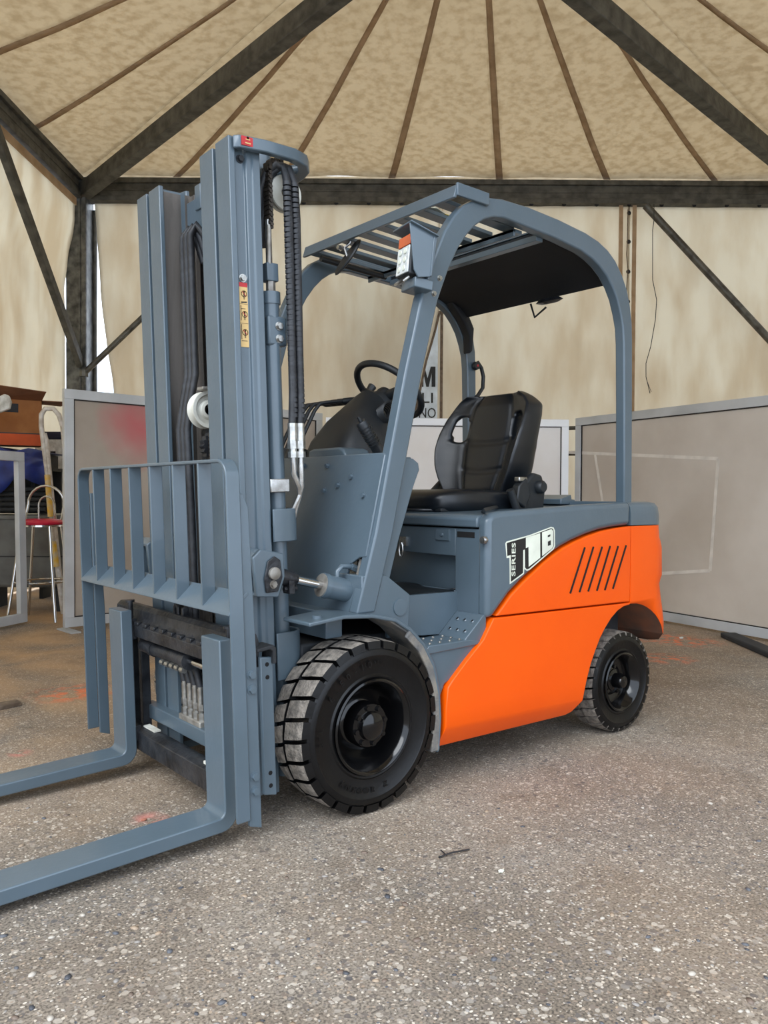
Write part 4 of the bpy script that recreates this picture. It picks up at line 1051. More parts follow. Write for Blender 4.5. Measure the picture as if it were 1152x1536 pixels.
# near lift cylinder, chain, sheave, hoses
def liftcyl(s):
    mb = MB(); y = s*0.315; x = -0.195
    mb.cyl((x, y, 0.10), (x, y, 1.72), 0.030, 20); mb.cyl((x, y, 1.70), (x, y, 1.74), 0.034, 20); lc = mpart(mb, 'lift_cylinder', G)
    mb = MB(); mb.cyl((x, y, 1.72), (x, y, 1.98), 0.011, 16); mb.build('piston_rod', 'dull_chrome', lc, mx=MX)
    mb = MB(); mb.box((x-0.03, y-0.03, 1.56), (x+0.045, y+0.01, 1.66)); mb.build('cylinder_clamp', G, lc, bevel=0.008, mx=MX)
    if s < 0:
        for z in (1.583, 1.625):
            b = MB(); hexbolt(b, (x+0.012, y-0.03, z), (0, -1, 0), 0.011, 0.012); b.build('bolt', 'steel', lc, mx=MX)
    mb = MB(); mb.box((x-0.022, y-0.022, 1.775), (x+0.022, y+0.022, 1.835)); mb.build('anchor_block', G, lc, bevel=0.003, mx=MX)
    mb = MB(); mb.cyl((x, y-0.005, 1.72), (x, y-0.005, 1.775), 0.016, 6); mb.build('chain_nut', 'old_tan_metal', lc, mx=MX)
    mb = MB(); mb.cyl((x-0.01, y-0.015, 1.83), (x-0.004, y-0.012, 1.96), 0.008, 10); mb.build('chain_bolt', 'old_tan_metal', lc, mx=MX)
liftcyl(-1); liftcyl(1)
mb = MB()
for k in range(13):
    z = 1.95+0.0155*k; mb.box((-0.200, -0.335, z), (-0.186, -0.300, z+0.010)); mb.cyl((-0.193, -0.34, z+0.012), (-0.193, -0.295, z+0.012), 0.006, 8)
for k in range(6):
    a = pi-k*0.5; mb.box((-0.16+0.035*cos(a)-0.007, -0.335, 2.145+0.035*sin(a)-0.007), (-0.16+0.035*cos(a)+0.007, -0.300, 2.145+0.035*sin(a)+0.007))
mpart(mb, 'lift_chain', 'chain')
mb = MB(); mb.lathe([(0.02, -0.016), (0.060, -0.016), (0.062, -0.010), (0.046, -0.004), (0.046, 0.004), (0.062, 0.010), (0.060, 0.016), (0.02, 0.016)], (-0.118, -0.300, 2.085), 32); mpart(mb, 'hose_sheave', 'white_nylon')
mb = MB(); mb.cyl((-0.17, -0.25, 2.16), (-0.17, -0.25, 2.225), 0.030, 20); mb.box((-0.20, -0.30, 2.10), (-0.14, 0.25, 2.16)); mpart(mb, 'cylinder_head', G, bevel=0.004)
for k in range(2):
    y = -0.335-0.003*k; x = -0.150+0.030*k; mb = MB()
    yy = -0.375+0.0*k
    pts = [(-0.215+0.02*k, -0.27, 1.9), (-0.205+0.015*k, -0.29, 2.09), (-0.19+0.02*k, -0.31, 2.145), (-0.165+0.02*k, -0.33, 2.165), (-0.145+0.02*k, -0.345, 2.155), (x+0.006, yy+0.015, 2.10), (x, yy, 1.98), (x-0.004, yy, 1.6), (x-0.006, yy, 1.40), (x-0.012, yy, 1.29)]
    mb.tube(pts, 0.0135, 10); hz = mpart(mb, 'hydraulic_hose', 'rubber_hose')
    mb = MB()
    for j in range(46):
        z = 1.32+j*0.017; mb.tube([(x-0.005, yy, z), (x-0.005, yy, z+0.012)], 0.0142, 10)
    mb.build('spiral_wrap', 'rubber_hose', hz, mx=MX)
    mb = MB(); e = Vector((x-0.012, yy, 1.30)); mb.tube([e, e+Vector((0, 0, -0.06))], 0.016, 12); mb.cyl(e+Vector((0, 0, -0.06)), e+Vector((0, 0, -0.085)), 0.018, 6); mb.tube([e+Vector((0, 0, -0.085)), e+Vector((0, 0, -0.095))], 0.013, 10); mb.cyl(e+Vector((0, 0, -0.095)), e+Vector((0, 0, -0.115)), 0.017, 6); mb.build('hose_fitting', 'steel', hz, mx=MX)
    mb = MB(); q = e+Vector((0, 0, -0.115)); mb.tube([q, q+Vector((0.0, 0, -0.055)), q+Vector((0.025 if k == 0 else 0.006, 0.008, -0.10)), q+Vector((0.03 if k == 0 else -0.002, 0.012, -0.13)), q+Vector((0.018 if k == 0 else -0.02, 0.02, -0.17)), q+Vector((0.010 if k == 0 else -0.025, 0.03, -0.22))], 0.0095, 10); mb.build('steel_pipe', 'dull_chrome', hz, mx=MX)
mb = MB(); mb.box((-0.245, -0.362, 1.07), (-0.17, -0.345, 1.115)); mpart(mb, 'pipe_clamp', 'dull_chrome', bevel=0.003)
# wrap plates around the lift cylinder
for (z0, z1) in ((0.905, 1.015), (0.44, 0.60)):
    for s in (-1, 1):
        mb = MB(); arc = [(-0.245, 0.372)]+[(-0.185+0.055*cos(t)*1.0, 0.315+0.060*sin(t)) for t in [pi/2-k*pi/10 for k in range(11)]]+[(-0.245, 0.25)]
        inn = [(-0.245, 0.364)]+[(-0.185+0.047*cos(t), 0.315+0.052*sin(t)) for t in [pi/2-k*pi/10 for k in range(11)]]+[(-0.245, 0.26)]
        mb.prism([(x, s*y) for x, y in arc+inn[::-1]], z0, z1, axis='z'); mpart(mb, 'cylinder_saddle', G, bevel=0.003)
# tilt bracket and tilt cylinder (near and far)
def tiltcyl(s):
    y0, y1 = s*0.362, s*0.452
    mb = MB()
    for y in (s*0.365, s*0.445):
        mb.prism([(-0.365, 0.745), (-0.375, 0.87), (-0.345, 0.895), (-0.262, 0.875), (-0.258, 0.80), (-0.285, 0.735)], y-0.009, y+0.009)
    mb.prism([(-0.375, 0.87), (-0.345, 0.895), (-0.262, 0.875), (-0.262, 0.865), (-0.345, 0.880), (-0.37, 0.86)], y0, y1); mb.prism([(-0.365, 0.745), (-0.285, 0.735), (-0.285, 0.748), (-0.362, 0.757)], y0, y1)
    br = mpart(mb, 'tilt_bracket', G, bevel=0.004)
    mb = MB(); y = s*0.455
    mb.prism([(-0.335, 0.755), (-0.34, 0.80), (-0.325, 0.855), (-0.30, 0.87), (-0.278, 0.855), (-0.272, 0.80), (-0.29, 0.755)], y-0.001, y+s*0.006); mb.build('keeper_plate', 'greasy_metal', br, bevel=0.003, mx=MX)
    mb = MB(); mb.lathe([(0.020, 0), (0.020, -0.010), (0.014, -0.013), (0.0, -0.013)][::-1] if s < 0 else [(0.020, 0), (0.020, 0.010), (0.014, 0.013), (0.0, 0.013)], (-0.305, y+s*0.006, 0.815), 24); hexbolt(mb, (-0.308, y+s*0.006, 0.78), (0, s, 0), 0.010, 0.010); mb.build('pin_head', 'old_tan_metal', br, mx=MX)
    mb = MB(); mb.cyl((-0.31, s*0.372, 0.815), (-0.31, s*0.438, 0.815), 0.034, 20); mb.build('rod_eye', 'greasy_metal', br, mx=MX)
    p0 = MX @ Vector((-0.31, s*0.405, 0.812)); p1 = Vector((0.16, s*0.44, 0.70)); d = (p1-p0).normalized()
    mb = MB(); mb.tube([p0+d*0.05, p0+d*0.115], [0.030, 0.026], 10); mb.tube([p0+d*0.09, p0+d*0.125], 0.022, 6); q = p0+d*0.09+Vector((0, s*0.01, -0.035)); mb.cyl(q+Vector((-0.02, 0, 0)), q+Vector((0.03, 0, 0)), 0.010, 6); mb.box(tuple(q+Vector((-0.01, -0.02, -0.015))), tuple(q+Vector((0.012, 0.02, 0.03)))); part(mb, 'rod_clevis', 'greasy_metal', bevel=0.002)
    mb = MB(); mb.tube([p0+d*0.11, p0+d*0.26], 0.0155, 16); part(mb, 'tilt_rod', 'chrome')
    mb = MB(); mb.tube([p0+d*0.225, p0+d*0.245, p0+d*0.2451, p0+d*0.43], [0.043, 0.043, 0.040, 0.040], 28); tc_ = part(mb, 'tilt_cylinder', G)
    mb = MB(); mb.tube([p0+d*0.222, p0+d*0.226], 0.040, 28); mb.build('gland_ring', 'old_tan_metal', tc_)
    mb = MB(); q = p0+d*0.29; mb.tube([q+Vector((0, 0, 0.03)), q+Vector((0, 0, 0.058)), q+Vector((0.02, 0, 0.075)), q+Vector((0.06, 0, 0.072)), q+Vector((0.09, 0, 0.060))], 0.009, 10); mb.tube([q+Vector((0.06, 0, 0.072)), q+Vector((0.085, 0, 0.062))], 0.013, 6); mb.build('port_pipe', G, tc_)
tiltcyl(-1); tiltcyl(1)
# free-lift parts between the rails: hoses, sheave, sprocket, cylinder, chain
for k in range(3):
    mb = MB(); x = -0.315+0.0*k; y = 0.075-0.032*k
    mb.tube([(x+0.05, y-0.06, 1.90), (x+0.03, y-0.05, 1.98), (x+0.01, y-0.03, 2.02), (x-0.005, y-0.01, 1.99), (x, y, 1.93), (x, y, 1.50), (x-0.02, y+0.005, 1.40), (x-0.035, y+0.01, 1.30), (x-0.03, y+0.01, 1.0), (x-0.03, y+0.005, 0.5), (x-0.03, y, 0.42)], 0.0135, 10)
    h = mpart(mb, 'mast_hose', 'rubber_hose')
mb = MB(); mb.lathe([(0.02, -0.014), (0.030, -0.012), (0.036, -0.004), (0.052, -0.004), (0.054, -0.016), (0.066, -0.018), (0.066, -0.010), (0.058, 0.0), (0.058, 0.02), (0.066, 0.03), (0.02, 0.03)], (-0.305, -0.055, 1.365), 40); mpart(mb, 'hose_pulley', 'white_nylon')
mb = MB(); mb.box((-0.345, -0.055, 1.432), (-0.265, -0.10, 1.442)); mb.box((-0.272, -0.078, 1.28), (-0.262, -0.05, 1.44)); mpart(mb, 'pulley_bracket', 'old_tan_metal', bevel=0.002)
mb = MB()
N = 18; pts = []
for k in range(N*2): a = pi*k/N; r = 0.056 if k % 2 == 0 else 0.048; pts.append((-0.29+r*cos(a), 1.235+r*sin(a)))
mb.prism(pts, -0.085, -0.055); mpart(mb, 'sprocket', 'greasy_metal')
mb = MB(); mb.cyl((-0.235, 0, 0.12), (-0.235, 0, 1.25), 0.034, 20); mb.box((-0.28, -0.05, 1.15), (-0.20, 0.05, 1.30)); mpart(mb, 'free_lift_cylinder', 'greasy_metal')
mb = MB()
for k in range(80): z = 0.20+k*0.0135; mb.box((-0.325, -0.105, z), (-0.313, -0.088, z+0.009)); 
for k in range(80): z = 0.207+k*0.0135; mb.cyl((-0.319, -0.110, z), (-0.319, -0.083, z), 0.0055, 6)
mpart(mb, 'centre_chain', 'chain')
# valve block with fittings
mb = MB(); mb.box((-0.39, -0.075, 0.215), (-0.33, 0.095, 0.265)); vb_ = mpart(mb, 'valve_block', 'old_tan_metal', bevel=0.004)
for k in range(4):
    y = 0.075-0.042*k; mb = MB(); mb.cyl((-0.37, y, 0.265), (-0.37, y, 0.29), 0.016, 6); mb.cyl((-0.37, y, 0.29), (-0.37, y, 0.30), 0.011, 8); mb.cyl((-0.37, y, 0.30), (-0.37, y, 0.322), 0.015, 6); mb.tube([(-0.37, y, 0.322), (-0.37, y, 0.385)], 0.013, 10)
    mb.build('hose_fitting', 'steel', vb_, mx=MX)
    mb = MB(); mb.tube([(-0.37, y, 0.38), (-0.375, y+0.01, 0.43), (-0.38, y+0.045, 0.475), (-0.375, y+0.07, 0.50), (-0.36, y+0.07, 0.54)], 0.013, 10); mb.build('short_hose', 'rubber_hose', vb_, mx=MX)
# ---- carriage
cy0, cy1 = -0.50, 0.53
mb = MB()
mb.prism([(-0.468, 0.532), (-0.468, 0.575), (-0.452, 0.585), (-0.440, 0.60), (-0.436, 0.628), (-0.420, 0.642), (-0.398, 0.640), (-0.390, 0.615), (-0.392, 0.535)], cy0, cy1)
ca = mpart(mb, 'carriage_top_bar', 'greasy_metal', bevel=0.003)
for k in range(14):
    y = cy0+0.02+k*0.073; mb = MB(); mb.box((-0.4685, y, 0.5745), (-0.45, y+0.035, 0.590)); mb.build('notch_tooth', 'greasy_metal', ca, mx=MX, bevel=0.003)
mb = MB(); mb.tube([(-0.41, 0.02, 0.635), (-0.41, 0.022, 0.665), (-0.41, 0.035, 0.678), (-0.41, 0.048, 0.665), (-0.41, 0.05, 0.635)], 0.007, 8); mb.build('lifting_eye', 'greasy_metal', ca, mx=MX)
mb = MB(); mb.box((-0.42, -0.035, 0.635), (-0.395, -0.02, 0.67)); mb.build('lug', 'greasy_metal', ca, mx=MX, bevel=0.003)
mb = MB(); mb.prism([(-0.468, 0.095), (-0.468, 0.165), (-0.44, 0.175), (-0.41, 0.172), (-0.405, 0.095)], cy0, cy1); cb = mpart(mb, 'carriage_bottom_bar', 'greasy_metal', bevel=0.003)
mb = MB(); mb.box((-0.44, 0.20, 0.176), (-0.415, 0.30, 0.182)); mb.build('wear_strip', 'white_nylon', cb, mx=MX)
mb = MB(); mb.box((-0.45, -0.285, 0.166), (-0.415, -0.215, 0.181)); mb.build('wear_strip', 'white_nylon', cb, mx=MX)
mb = MB(); mb.box((-0.395, -0.36, 0.19), (-0.355, 0.40, 0.245)); mpart(mb, 'shift_frame_bar', G, bevel=0.004)
mb = MB(); mb.cyl((-0.425, 0.30, 0.492), (-0.425, -0.07, 0.492), 0.026, 20); mb.cyl((-0.425, -0.05, 0.492), (-0.425, -0.09, 0.492), 0.032, 20); mb.cyl((-0.425, 0.22, 0.492), (-0.425, 0.19, 0.492), 0.030, 20); sc2 = mpart(mb, 'side_shift_cylinder', 'greasy_metal')
mb = MB(); mb.cyl((-0.425, -0.09, 0.492), (-0.425, -0.46, 0.492), 0.013, 16); mb.build('shift_rod', 'chrome', sc2, mx=MX)
for k in range(5):
    mb = MB(); mb.cyl((-0.445, 0.10-0.04*k, 0.462), (-0.445, 0.075-0.04*k, 0.462), 0.011, 8); mb.build('port_fitting', 'steel', sc2, mx=MX)
for y in (0.36, 0.44, -0.44):
    mb = MB(); mb.box((-0.42, y-0.014, 0.16), (-0.385, y+0.014, 0.56)); mpart(mb, 'carriage_upright', 'greasy_metal', bevel=0.003)
# near end plate with holes and C clip
for s, y in ((-1, -0.515), (1, 0.545)):
    mb = MB(); mb.prism([(-0.400, 0.14), (-0.400, 0.57), (-0.357, 0.565), (-0.357, 0.13)], y-0.008, y+0.008); ep = mpart(mb, 'end_plate', G, bevel=0.003)
    for z in (0.545, 0.505, 0.205, 0.165):
        b = MB(); b.cyl((-0.378, y-0.0088, z), (-0.378, y+0.0088, z), 0.007, 14); b.build('bolt_hole', 'black_void', ep, mx=MX)
    mb = MB(); mb.prism([(-0.415, 0.60), (-0.36, 0.605), (-0.35, 0.595), (-0.35, 0.545), (-0.362, 0.545), (-0.362, 0.585), (-0.372, 0.592), (-0.415, 0.588)], y-0.02, y+0.05); mpart(mb, 'carriage_hook', 'dark_grey', bevel=0.003)
# ---- load backrest
BY = [0.645-k*0.177 for k in range(8)]
zb0, zt0 = 0.735, 1.178
mb = MB()
def frame_sec(yside, x0=-0.536, x1=-0.491): pass
R_ = 0.055; outp = []; inp = []
yl, yr = 0.645, -0.594
def rr_path(off):
    pts = [(yl-off, 0.11)]
    for k in range(7): t = pi-k*(pi/2)/6; pts.append((yl-off-(R_-off)-0+(R_-off)*cos(pi-t)*1 if False else (yl-R_)+ (R_-off)*cos(k*(pi/2)/6), (zt0-R_)+(R_-off)*sin(k*(pi/2)/6)))
    for k in range(7): pts.append(((yr+R_)-(R_-off)*sin(k*(pi/2)/6), (zt0-R_)+(R_-off)*cos(k*(pi/2)/6)))
    pts.append((yr+off, 0.11)); return pts
po, pi_ = rr_path(0), rr_path(0.011); n = len(po); vs = []
for x in (-0.536, -0.491): vs += [(x, y, z) for y, z in po]+[(x, y, z) for y, z in pi_]
fs = []
for i in range(n-1): fs += [(i, i+1, n+i+1, n+i), (2*n+i, 3*n+i, 3*n+i+1, 2*n+i+1), (i, 2*n+i, 2*n+i+1, i+1), (n+i, n+i+1, 3*n+i+1, 3*n+i)]
fs += [(0, n, 3*n, 2*n), (n-1, 3*n-1, 4*n-1, 2*n-1)]
mb.add(vs, [f[::-1] for f in fs], 0, True)
BR = mpart(mb, 'load_backrest', G, bevel=0.003)
for k in range(1, 7):
    mb = MB(); mb.box((-0.536, BY[k]-0.005, zb0), (-0.491, BY[k]+0.005, zt0-0.010)); mb.build('backrest_slat', G, BR, bevel=0.002, mx=MX)
mb = MB(); mb.prism([(-0.540, zb0-0.012), (-0.536, zb0), (-0.478, zb0+0.052), (-0.470, zb0+0.046), (-0.532, zb0-0.014)], yr+0.005, yl-0.005); mb.build('backrest_bottom_bar', G, BR, bevel=0.002, mx=MX)
for y, sgn in ((-0.588, 1), (0.635, -1)):
    mb = MB(); mb.prism([(-0.492, 0.09), (-0.492, 1.075), (-0.480, 1.075), (-0.463, 1.035), (-0.452, 0.60), (-0.452, 0.075)], y, y+sgn*0.014); bp_ = mb.build('mounting_plate', G, BR, bevel=0.002, mx=MX)
    if sgn > 0:
        for (z) in (0.541, 0.497, 0.236, 0.192):
            b = MB(); hexbolt(b, (-0.471, y, z), (0, -1, 0), 0.0115, 0.012); b.build('bolt', G, BR, mx=MX)
# ---- forks
def fork(y0, y1):
    xf, xr = -0.520, -0.476; zb, zt = 0.050, 0.094
    out_ = [(xr, 0.635), (xr, zb+0.055)]+[(xr-0.055+0.055*cos(t), zb+0.055-0.055*sin(t)) for t in [k*pi/12 for k in range(1, 7)]]
    out_ += [(-1.35, zb+0.004), (-1.62, zb+0.028), (-1.65, zb+0.036)]
    inn_ = [(-1.62, zt-0.004), (-1.35, zt)]+[(xf-0.022, zt)]+[(xf-0.022+0.022*sin(t), zt+0.022-0.022*cos(t)) for t in [k*pi/10 for k in range(1, 6)]]+[(xf, 0.635)]
    mb = MB(); mb.prism(out_+inn_, y0, y1); fo = mpart(mb, 'fork', G, bevel=0.004)
    yc = (y0+y1)/2
    mb = MB(); mb.cyl((-0.470, yc-0.03, 0.60), (-0.470, yc-0.03, 0.665), 0.010, 12); mb.cyl((-0.470, yc-0.03, 0.662), (-0.470, yc-0.03, 0.670), 0.017, 16); mb.build('fork_pin', 'greasy_metal', fo, mx=MX)
    mb = MB(); mb.box((-0.478, y0+0.01, 0.52), (-0.455, y1-0.01, 0.60)); mb.box((-0.478, y0+0.01, 0.13), (-0.455, y1-0.01, 0.19)); mb.build('fork_hook', 'greasy_metal', fo, mx=MX, bevel=0.003)
fork(-0.489, -0.368); fork(0.280, 0.400)

# ================================================================== PANELS AND OTHER THINGS
def wallpanel(name, A, B_, z0, z1, fw_, frame_m, infill_m, label, cat, thick=0.045, gasket=True, infill=True, feet=False, top_tilt=0.0, lean=0.0):
    """A, B_: ground points of the two lower corners"""
    A = Vector((A.x, A.y, 0)); B_ = Vector((B_.x, B_.y, 0)); L = (B_-A).length; xd = (B_-A).normalized(); nd = xd.cross(Vector((0, 0, 1)))
    root = tag(empty(name, A.lerp(B_, 0.5)), label, cat)
    mx = frame_mx(A, xd, (Vector((0, 0, 1))-nd*lean)); 
    def bx(x0, x1, za, zb, t, nm, m, bev=0.003, off=0.0):
        mb = MB(); mb.box((x0, za, -t/2+off), (x1, zb, t/2+off), 0, mx); return mb.build(nm, m, root, bevel=bev)
    bx(0, L, z1-fw_, z1, thick, 'frame_rail', frame_m); bx(0, L, z0, z0+fw_, thick, 'frame_rail', frame_m)
    bx(0, fw_, z0+fw_, z1-fw_, thick, 'frame_stile', frame_m); bx(L-fw_, L, z0+fw_, z1-fw_, thick, 'frame_stile', frame_m)
    if gasket:
        g = 0.008; mb = MB(); 
        for (x0, x1, za, zb) in ((fw_, L-fw_, z1-fw_-g, z1-fw_), (fw_, L-fw_, z0+fw_, z0+fw_+g), (fw_, fw_+g, z0+fw_, z1-fw_), (L-fw_-g, L-fw_, z0+fw_, z1-fw_)): mb.box((x0, za, -thick*0.35), (x1, zb, thick*0.35), 0, mx)
        mb.build('gasket', 'black_gasket', root)
    if infill: bx(fw_, L-fw_, z0+fw_, z1-fw_, 0.01, 'infill_sheet', infill_m, 0)
    if feet:
        for xx in (0.0, L-0.06):
            mb = MB(); mb.box((xx-0.01, 0.0, -0.12), (xx+0.07, 0.012, 0.16), 0, mx); mb.build('foot', frame_m, root, bevel=0.002)
    return root, mx, L
# infill materials
def infill_mat(name, c1, c2, tint=None, tint_c=(0, 0, 0), rough=0.35):
    m = mat(name, c1, rough=rough, rgb2=c2, scale=1.4, detail=6, coat=0.0)
    if tint:
        n = m.node_tree; b = n.nodes['Principled BSDF']; lk = b.inputs['Base Color'].links[0].from_socket
        g = n.nodes.new('ShaderNodeNewGeometry'); vd = n.nodes.new('ShaderNodeVectorMath'); vd.operation = 'DISTANCE'; n.links.new(g.outputs['Position'], vd.inputs[0]); vd.inputs[1].default_value = tint[0]
        ns = n.nodes.new('ShaderNodeTexNoise'); ns.inputs['Scale'].default_value = 5; n.links.new(g.outputs['Position'], ns.inputs['Vector'])
        ad = n.nodes.new('ShaderNodeMath'); ad.operation = 'MULTIPLY_ADD'; n.links.new(ns.outputs[0], ad.inputs[0]); ad.inputs[1].default_value = tint[1]*0.5; n.links.new(vd.outputs['Value'], ad.inputs[2])
        mr = n.nodes.new('ShaderNodeMapRange'); n.links.new(ad.outputs[0], mr.inputs[0]); mr.inputs[1].default_value = tint[1]*0.35; mr.inputs[2].default_value = tint[1]*1.2; mr.inputs[3].default_value = 0.8; mr.inputs[4].default_value = 0
        mx = n.nodes.new('ShaderNodeMixRGB'); n.links.new(mr.outputs[0], mx.inputs[0]); n.links.new(lk, mx.inputs[1]); mx.inputs[2].default_value = srgb(*tint_c)+(1,); n.links.new(mx.outputs[0], b.inputs['Base Color'])
    return m
def gpt(px, py, D): p = dep(px, py, D); return Vector((p.x, p.y, 0))
MT['infill_left'] = infill_mat('infill_left', (172, 162, 150), (150, 138, 124), (dep(205, 640, 6.75), 0.42), (196, 70, 86))  # red tint paints a reflection into the sheet's colour
MT['infill_mid'] = infill_mat('infill_mid', (238, 236, 232), (226, 220, 212), rough=0.5)
MT['infill_right'] = infill_mat('infill_right', (206, 198, 187), (186, 176, 163), rough=0.35)
wallpanel('framed_panel', gpt(95, 600, 6.25), gpt(482, 600, 8.02), 0.03, 1.885, 0.075, 'aluminium', 'infill_left', 'tall grey framed sheet with a painted red reflection standing behind the forks', 'panel', feet=True)
wallpanel('framed_panel', gpt(489, 600, 7.82), gpt(853, 600, 7.9), 0.02, 1.825, 0.07, 'white_frame', 'infill_mid', 'white framed pale sheet standing behind the seat', 'panel')
rp, rmx, rL = wallpanel('framed_panel', gpt(866, 600, 7.85), gpt(1215, 600, 5.73), 0.02, 1.835, 0.075, 'aluminium', 'infill_right', 'large grey framed smoky sheet standing right of the orange counterweight', 'panel')
# tape left on the right sheet, following the photograph: an open rectangle
tp = []
for (a, b) in (((700, 672), (1078, 688)), ((1078, 688), (1066, 856)), ((1066, 856), (960, 862)), ((893, 680), (905, 755))):
    A = Vector((rmx.translation)); nrm_ = rmx.to_3x3() @ Vector((0, 0, 1)); q = []
    for (px, py) in (a, b):
        d = ray(px, py); t = (A-CAM).dot(nrm_)/d.dot(nrm_); q.append(CAM+d*t)
    if q[0].z < 0.3: continue
    tp.append(q)
sgn = -1 if (rmx.to_3x3() @ Vector((0, 0, 1))).dot(fh) > 0 else 1
for i, q in enumerate(tp):
    off = (rmx.to_3x3() @ Vector((0, 0, 1)))*sgn*0.007
    if i == 0: q[0] = q[1].lerp(q[0], 0.55)
    mb = MB(); mb.hull_bar(q[0]+off, q[1]+off, 0.0015, 0.028, upv=(rmx.to_3x3() @ Vector((0, 0, 1))).cross((q[1]-q[0]))); mb.build('tape_strip', mat('tape', (226, 220, 210), rough=0.5), rp)
# small empty frame leaning at the left edge
wallpanel('window_frame', gpt(-60, 800, 5.95), gpt(38, 800, 6.6), 0.02, 1.41, 0.075, 'aluminium', None, 'empty grey metal frame leaning at the left edge of the photo', 'frame', gasket=False, infill=False, lean=0.02)

# bar stool
bs = Vector(gpt(62, 800, 6.82)); seat_z = 0.86
root = tag(empty('bar_stool', bs), 'chrome bar stool with a red round seat beside the ladder', 'stool')
def RL(l, d, z): return bs+rh*l+fh*d+Vector((0, 0, z))
mb = MB(); mx = Matrix.Translation(bs+Vector((0, 0, seat_z-0.045)))
mb.lathe([(0.0, -0.012), (0.15, -0.010), (0.178, 0.0), (0.185, 0.018), (0.165, 0.036), (0.10, 0.045), (0, 0.045)], (0, 0, 0), 32, axis='z', mx=mx); mb.build('seat_pad', 'red_vinyl', root)
mb = MB(); mb.lathe([(0.15, -0.022), (0.176, -0.020), (0.176, -0.006), (0.15, -0.006)], (0, 0, 0), 28, axis='z', mx=mx); mb.build('seat_ring', 'chrome', root)
for (l, d) in ((-0.16, -0.16), (0.16, -0.16), (-0.16, 0.16), (0.16, 0.16)):
    mb = MB(); mb.tube([RL(l*0.75, d*0.75, seat_z-0.06), RL(l*0.95, d*0.95, 0.45), RL(l*1.25, d*1.25, 0.01)], 0.0125, 10); mb.build('leg', 'chrome', root)
mb = MB(); mb.tube([RL(0.205*cos(t), 0.205*sin(t), 0.33) for t in [2*pi*k/28 for k in range(28)]], 0.010, 8, closed=True); mb.build('foot_ring', 'chrome', root)
mb = MB(); mb.tube([RL(-0.155, 0.02, seat_z-0.05)]+[RL(-0.155*cos(pi*k/12), 0.10, seat_z+0.12+0.16*sin(pi*k/12)) for k in range(13)]+[RL(0.155, 0.02, seat_z-0.05)], 0.0115, 10); mb.build('back_hoop', 'chrome', root)
mb = MB(); mb.tube([RL(-0.07, 0.12, seat_z-0.04)]+[RL(-0.07*cos(pi*k/10), 0.11, seat_z+0.10+0.09*sin(pi*k/10)) for k in range(11)]+[RL(0.07, 0.12, seat_z-0.04)], 0.008, 8); mb.build('inner_hoop', 'chrome', root)
# ladder
lb0 = dep(103, 930, 7.12); root = tag(empty('folding_ladder', (lb0.x, lb0.y, 0)), 'old white and yellow tubular ladder leaning behind the bar stool', 'ladder')
def LP(px, py, D=7.18): return dep(px, py, D)
mb = MB(); mb.tube([LP(96, 928), LP(80, 800), LP(70, 700), LP(62, 640), LP(62, 622), LP(68, 613), LP(80, 613), LP(88, 622), LP(94, 640), LP(100, 700)], 0.022, 10); mb.build('side_rail', 'white_enamel', root)
mb = MB(); mb.tube([LP(92, 880), LP(82, 780), LP(74, 700), LP(70, 660), LP(67, 650)], 0.017, 10); mb.build('brace_rail', 'white_enamel', root)
mb = MB(); 
for a_, b_ in (((76, 775), (71, 712)), ((85, 850), (80, 812))):
    mb = MB(); mb.tube([LP(*a_, 7.15), LP(*b_, 7.15)], 0.0245, 10); mb.build('yellow_sleeve', 'yellow_enamel', root)
# metal chest, clutter, tarp, carton, white carton
def obox(c, l, d, z0, z1): 
    mb = MB(); mb.box((-l/2, -d/2, 0), (l/2, d/2, z1-z0), 0, Matrix.Translation((c.x, c.y, z0)) @ Matrix.Rotation(YAW-pi/2, 4, 'Z')); return mb
c = gpt(45, 800, 7.52); root = tag(empty('metal_chest', c), 'long grey metal chest standing behind the bar stool', 'chest')
obox(c, 0.84, 0.5, 0.22, 0.86).build('body', 'bin_grey', root, bevel=0.03)
obox(c-fh*0.01, 0.86, 0.52, 0.84, 0.875).build('rim', 'bin_grey', root, bevel=0.006)
obox(c-fh*0.005, 0.845, 0.505, 0.50, 0.508).build('rib', 'dark_grey', root)
for k in (-0.34, 0.34): obox(c+rh*k, 0.06, 0.42, 0.0, 0.23).build('leg', 'dark_grey', root)
# crate of dark pipes standing on the chest, with the blue tarpaulin over it
c = gpt(27, 800, 7.52); root = tag(empty('storage_rack', Vector((c.x, c.y, 0.875))), 'dark rack of pipes standing on the grey metal chest', 'rack')
mb = obox(c+fh*0.2, 0.66, 0.03, 0.88, 1.28); mb.build('back_sheet', 'dark_grey', root)
for k in range(5): 
    mb = MB(); q = c+rh*(-0.28+0.14*k); mb.tube([q+Vector((0, 0, 0.90)), q+Vector((0, 0, 1.30))], 0.02, 8); mb.build('post', 'dark_grey', root)
obox(c, 0.68, 0.42, 1.28, 1.31).build('shelf', 'dark_grey', root, bevel=0.004)
mb = MB()
for k in range(5): mb.tube([c+rh*(-0.3)-fh*0.2+Vector((0, 0, 0.92+0.05*k)), c+rh*(0.34)-fh*(0.2-0.02*k)+Vector((0, 0, 0.93+0.045*k))], 0.02, 8)
mb.build('pipe_bundle', 'dark_grey', root)
mb = MB()
def tarp(u, v):
    l = -0.33+0.72*u
    if v < 0.5: d = 0.25-0.53*(v/0.5); z = 1.47+0.03*sin(u*7)-0.10*max(0, u-0.75)*2
    else: d = -0.28-0.03*sin(v*9); z = 1.47-(v-0.5)/0.5*(0.34-0.20*u)+0.02*sin(u*9)-0.10*max(0, u-0.75)*2
    p = c+rh*l+fh*(d+0.05*noise.noise(Vector((u*5, v*4, 2))))+Vector((0, 0, z-(0.15*(1 if v > 0.97 else 0)*abs(sin(u*5)))))
    return tuple(p)
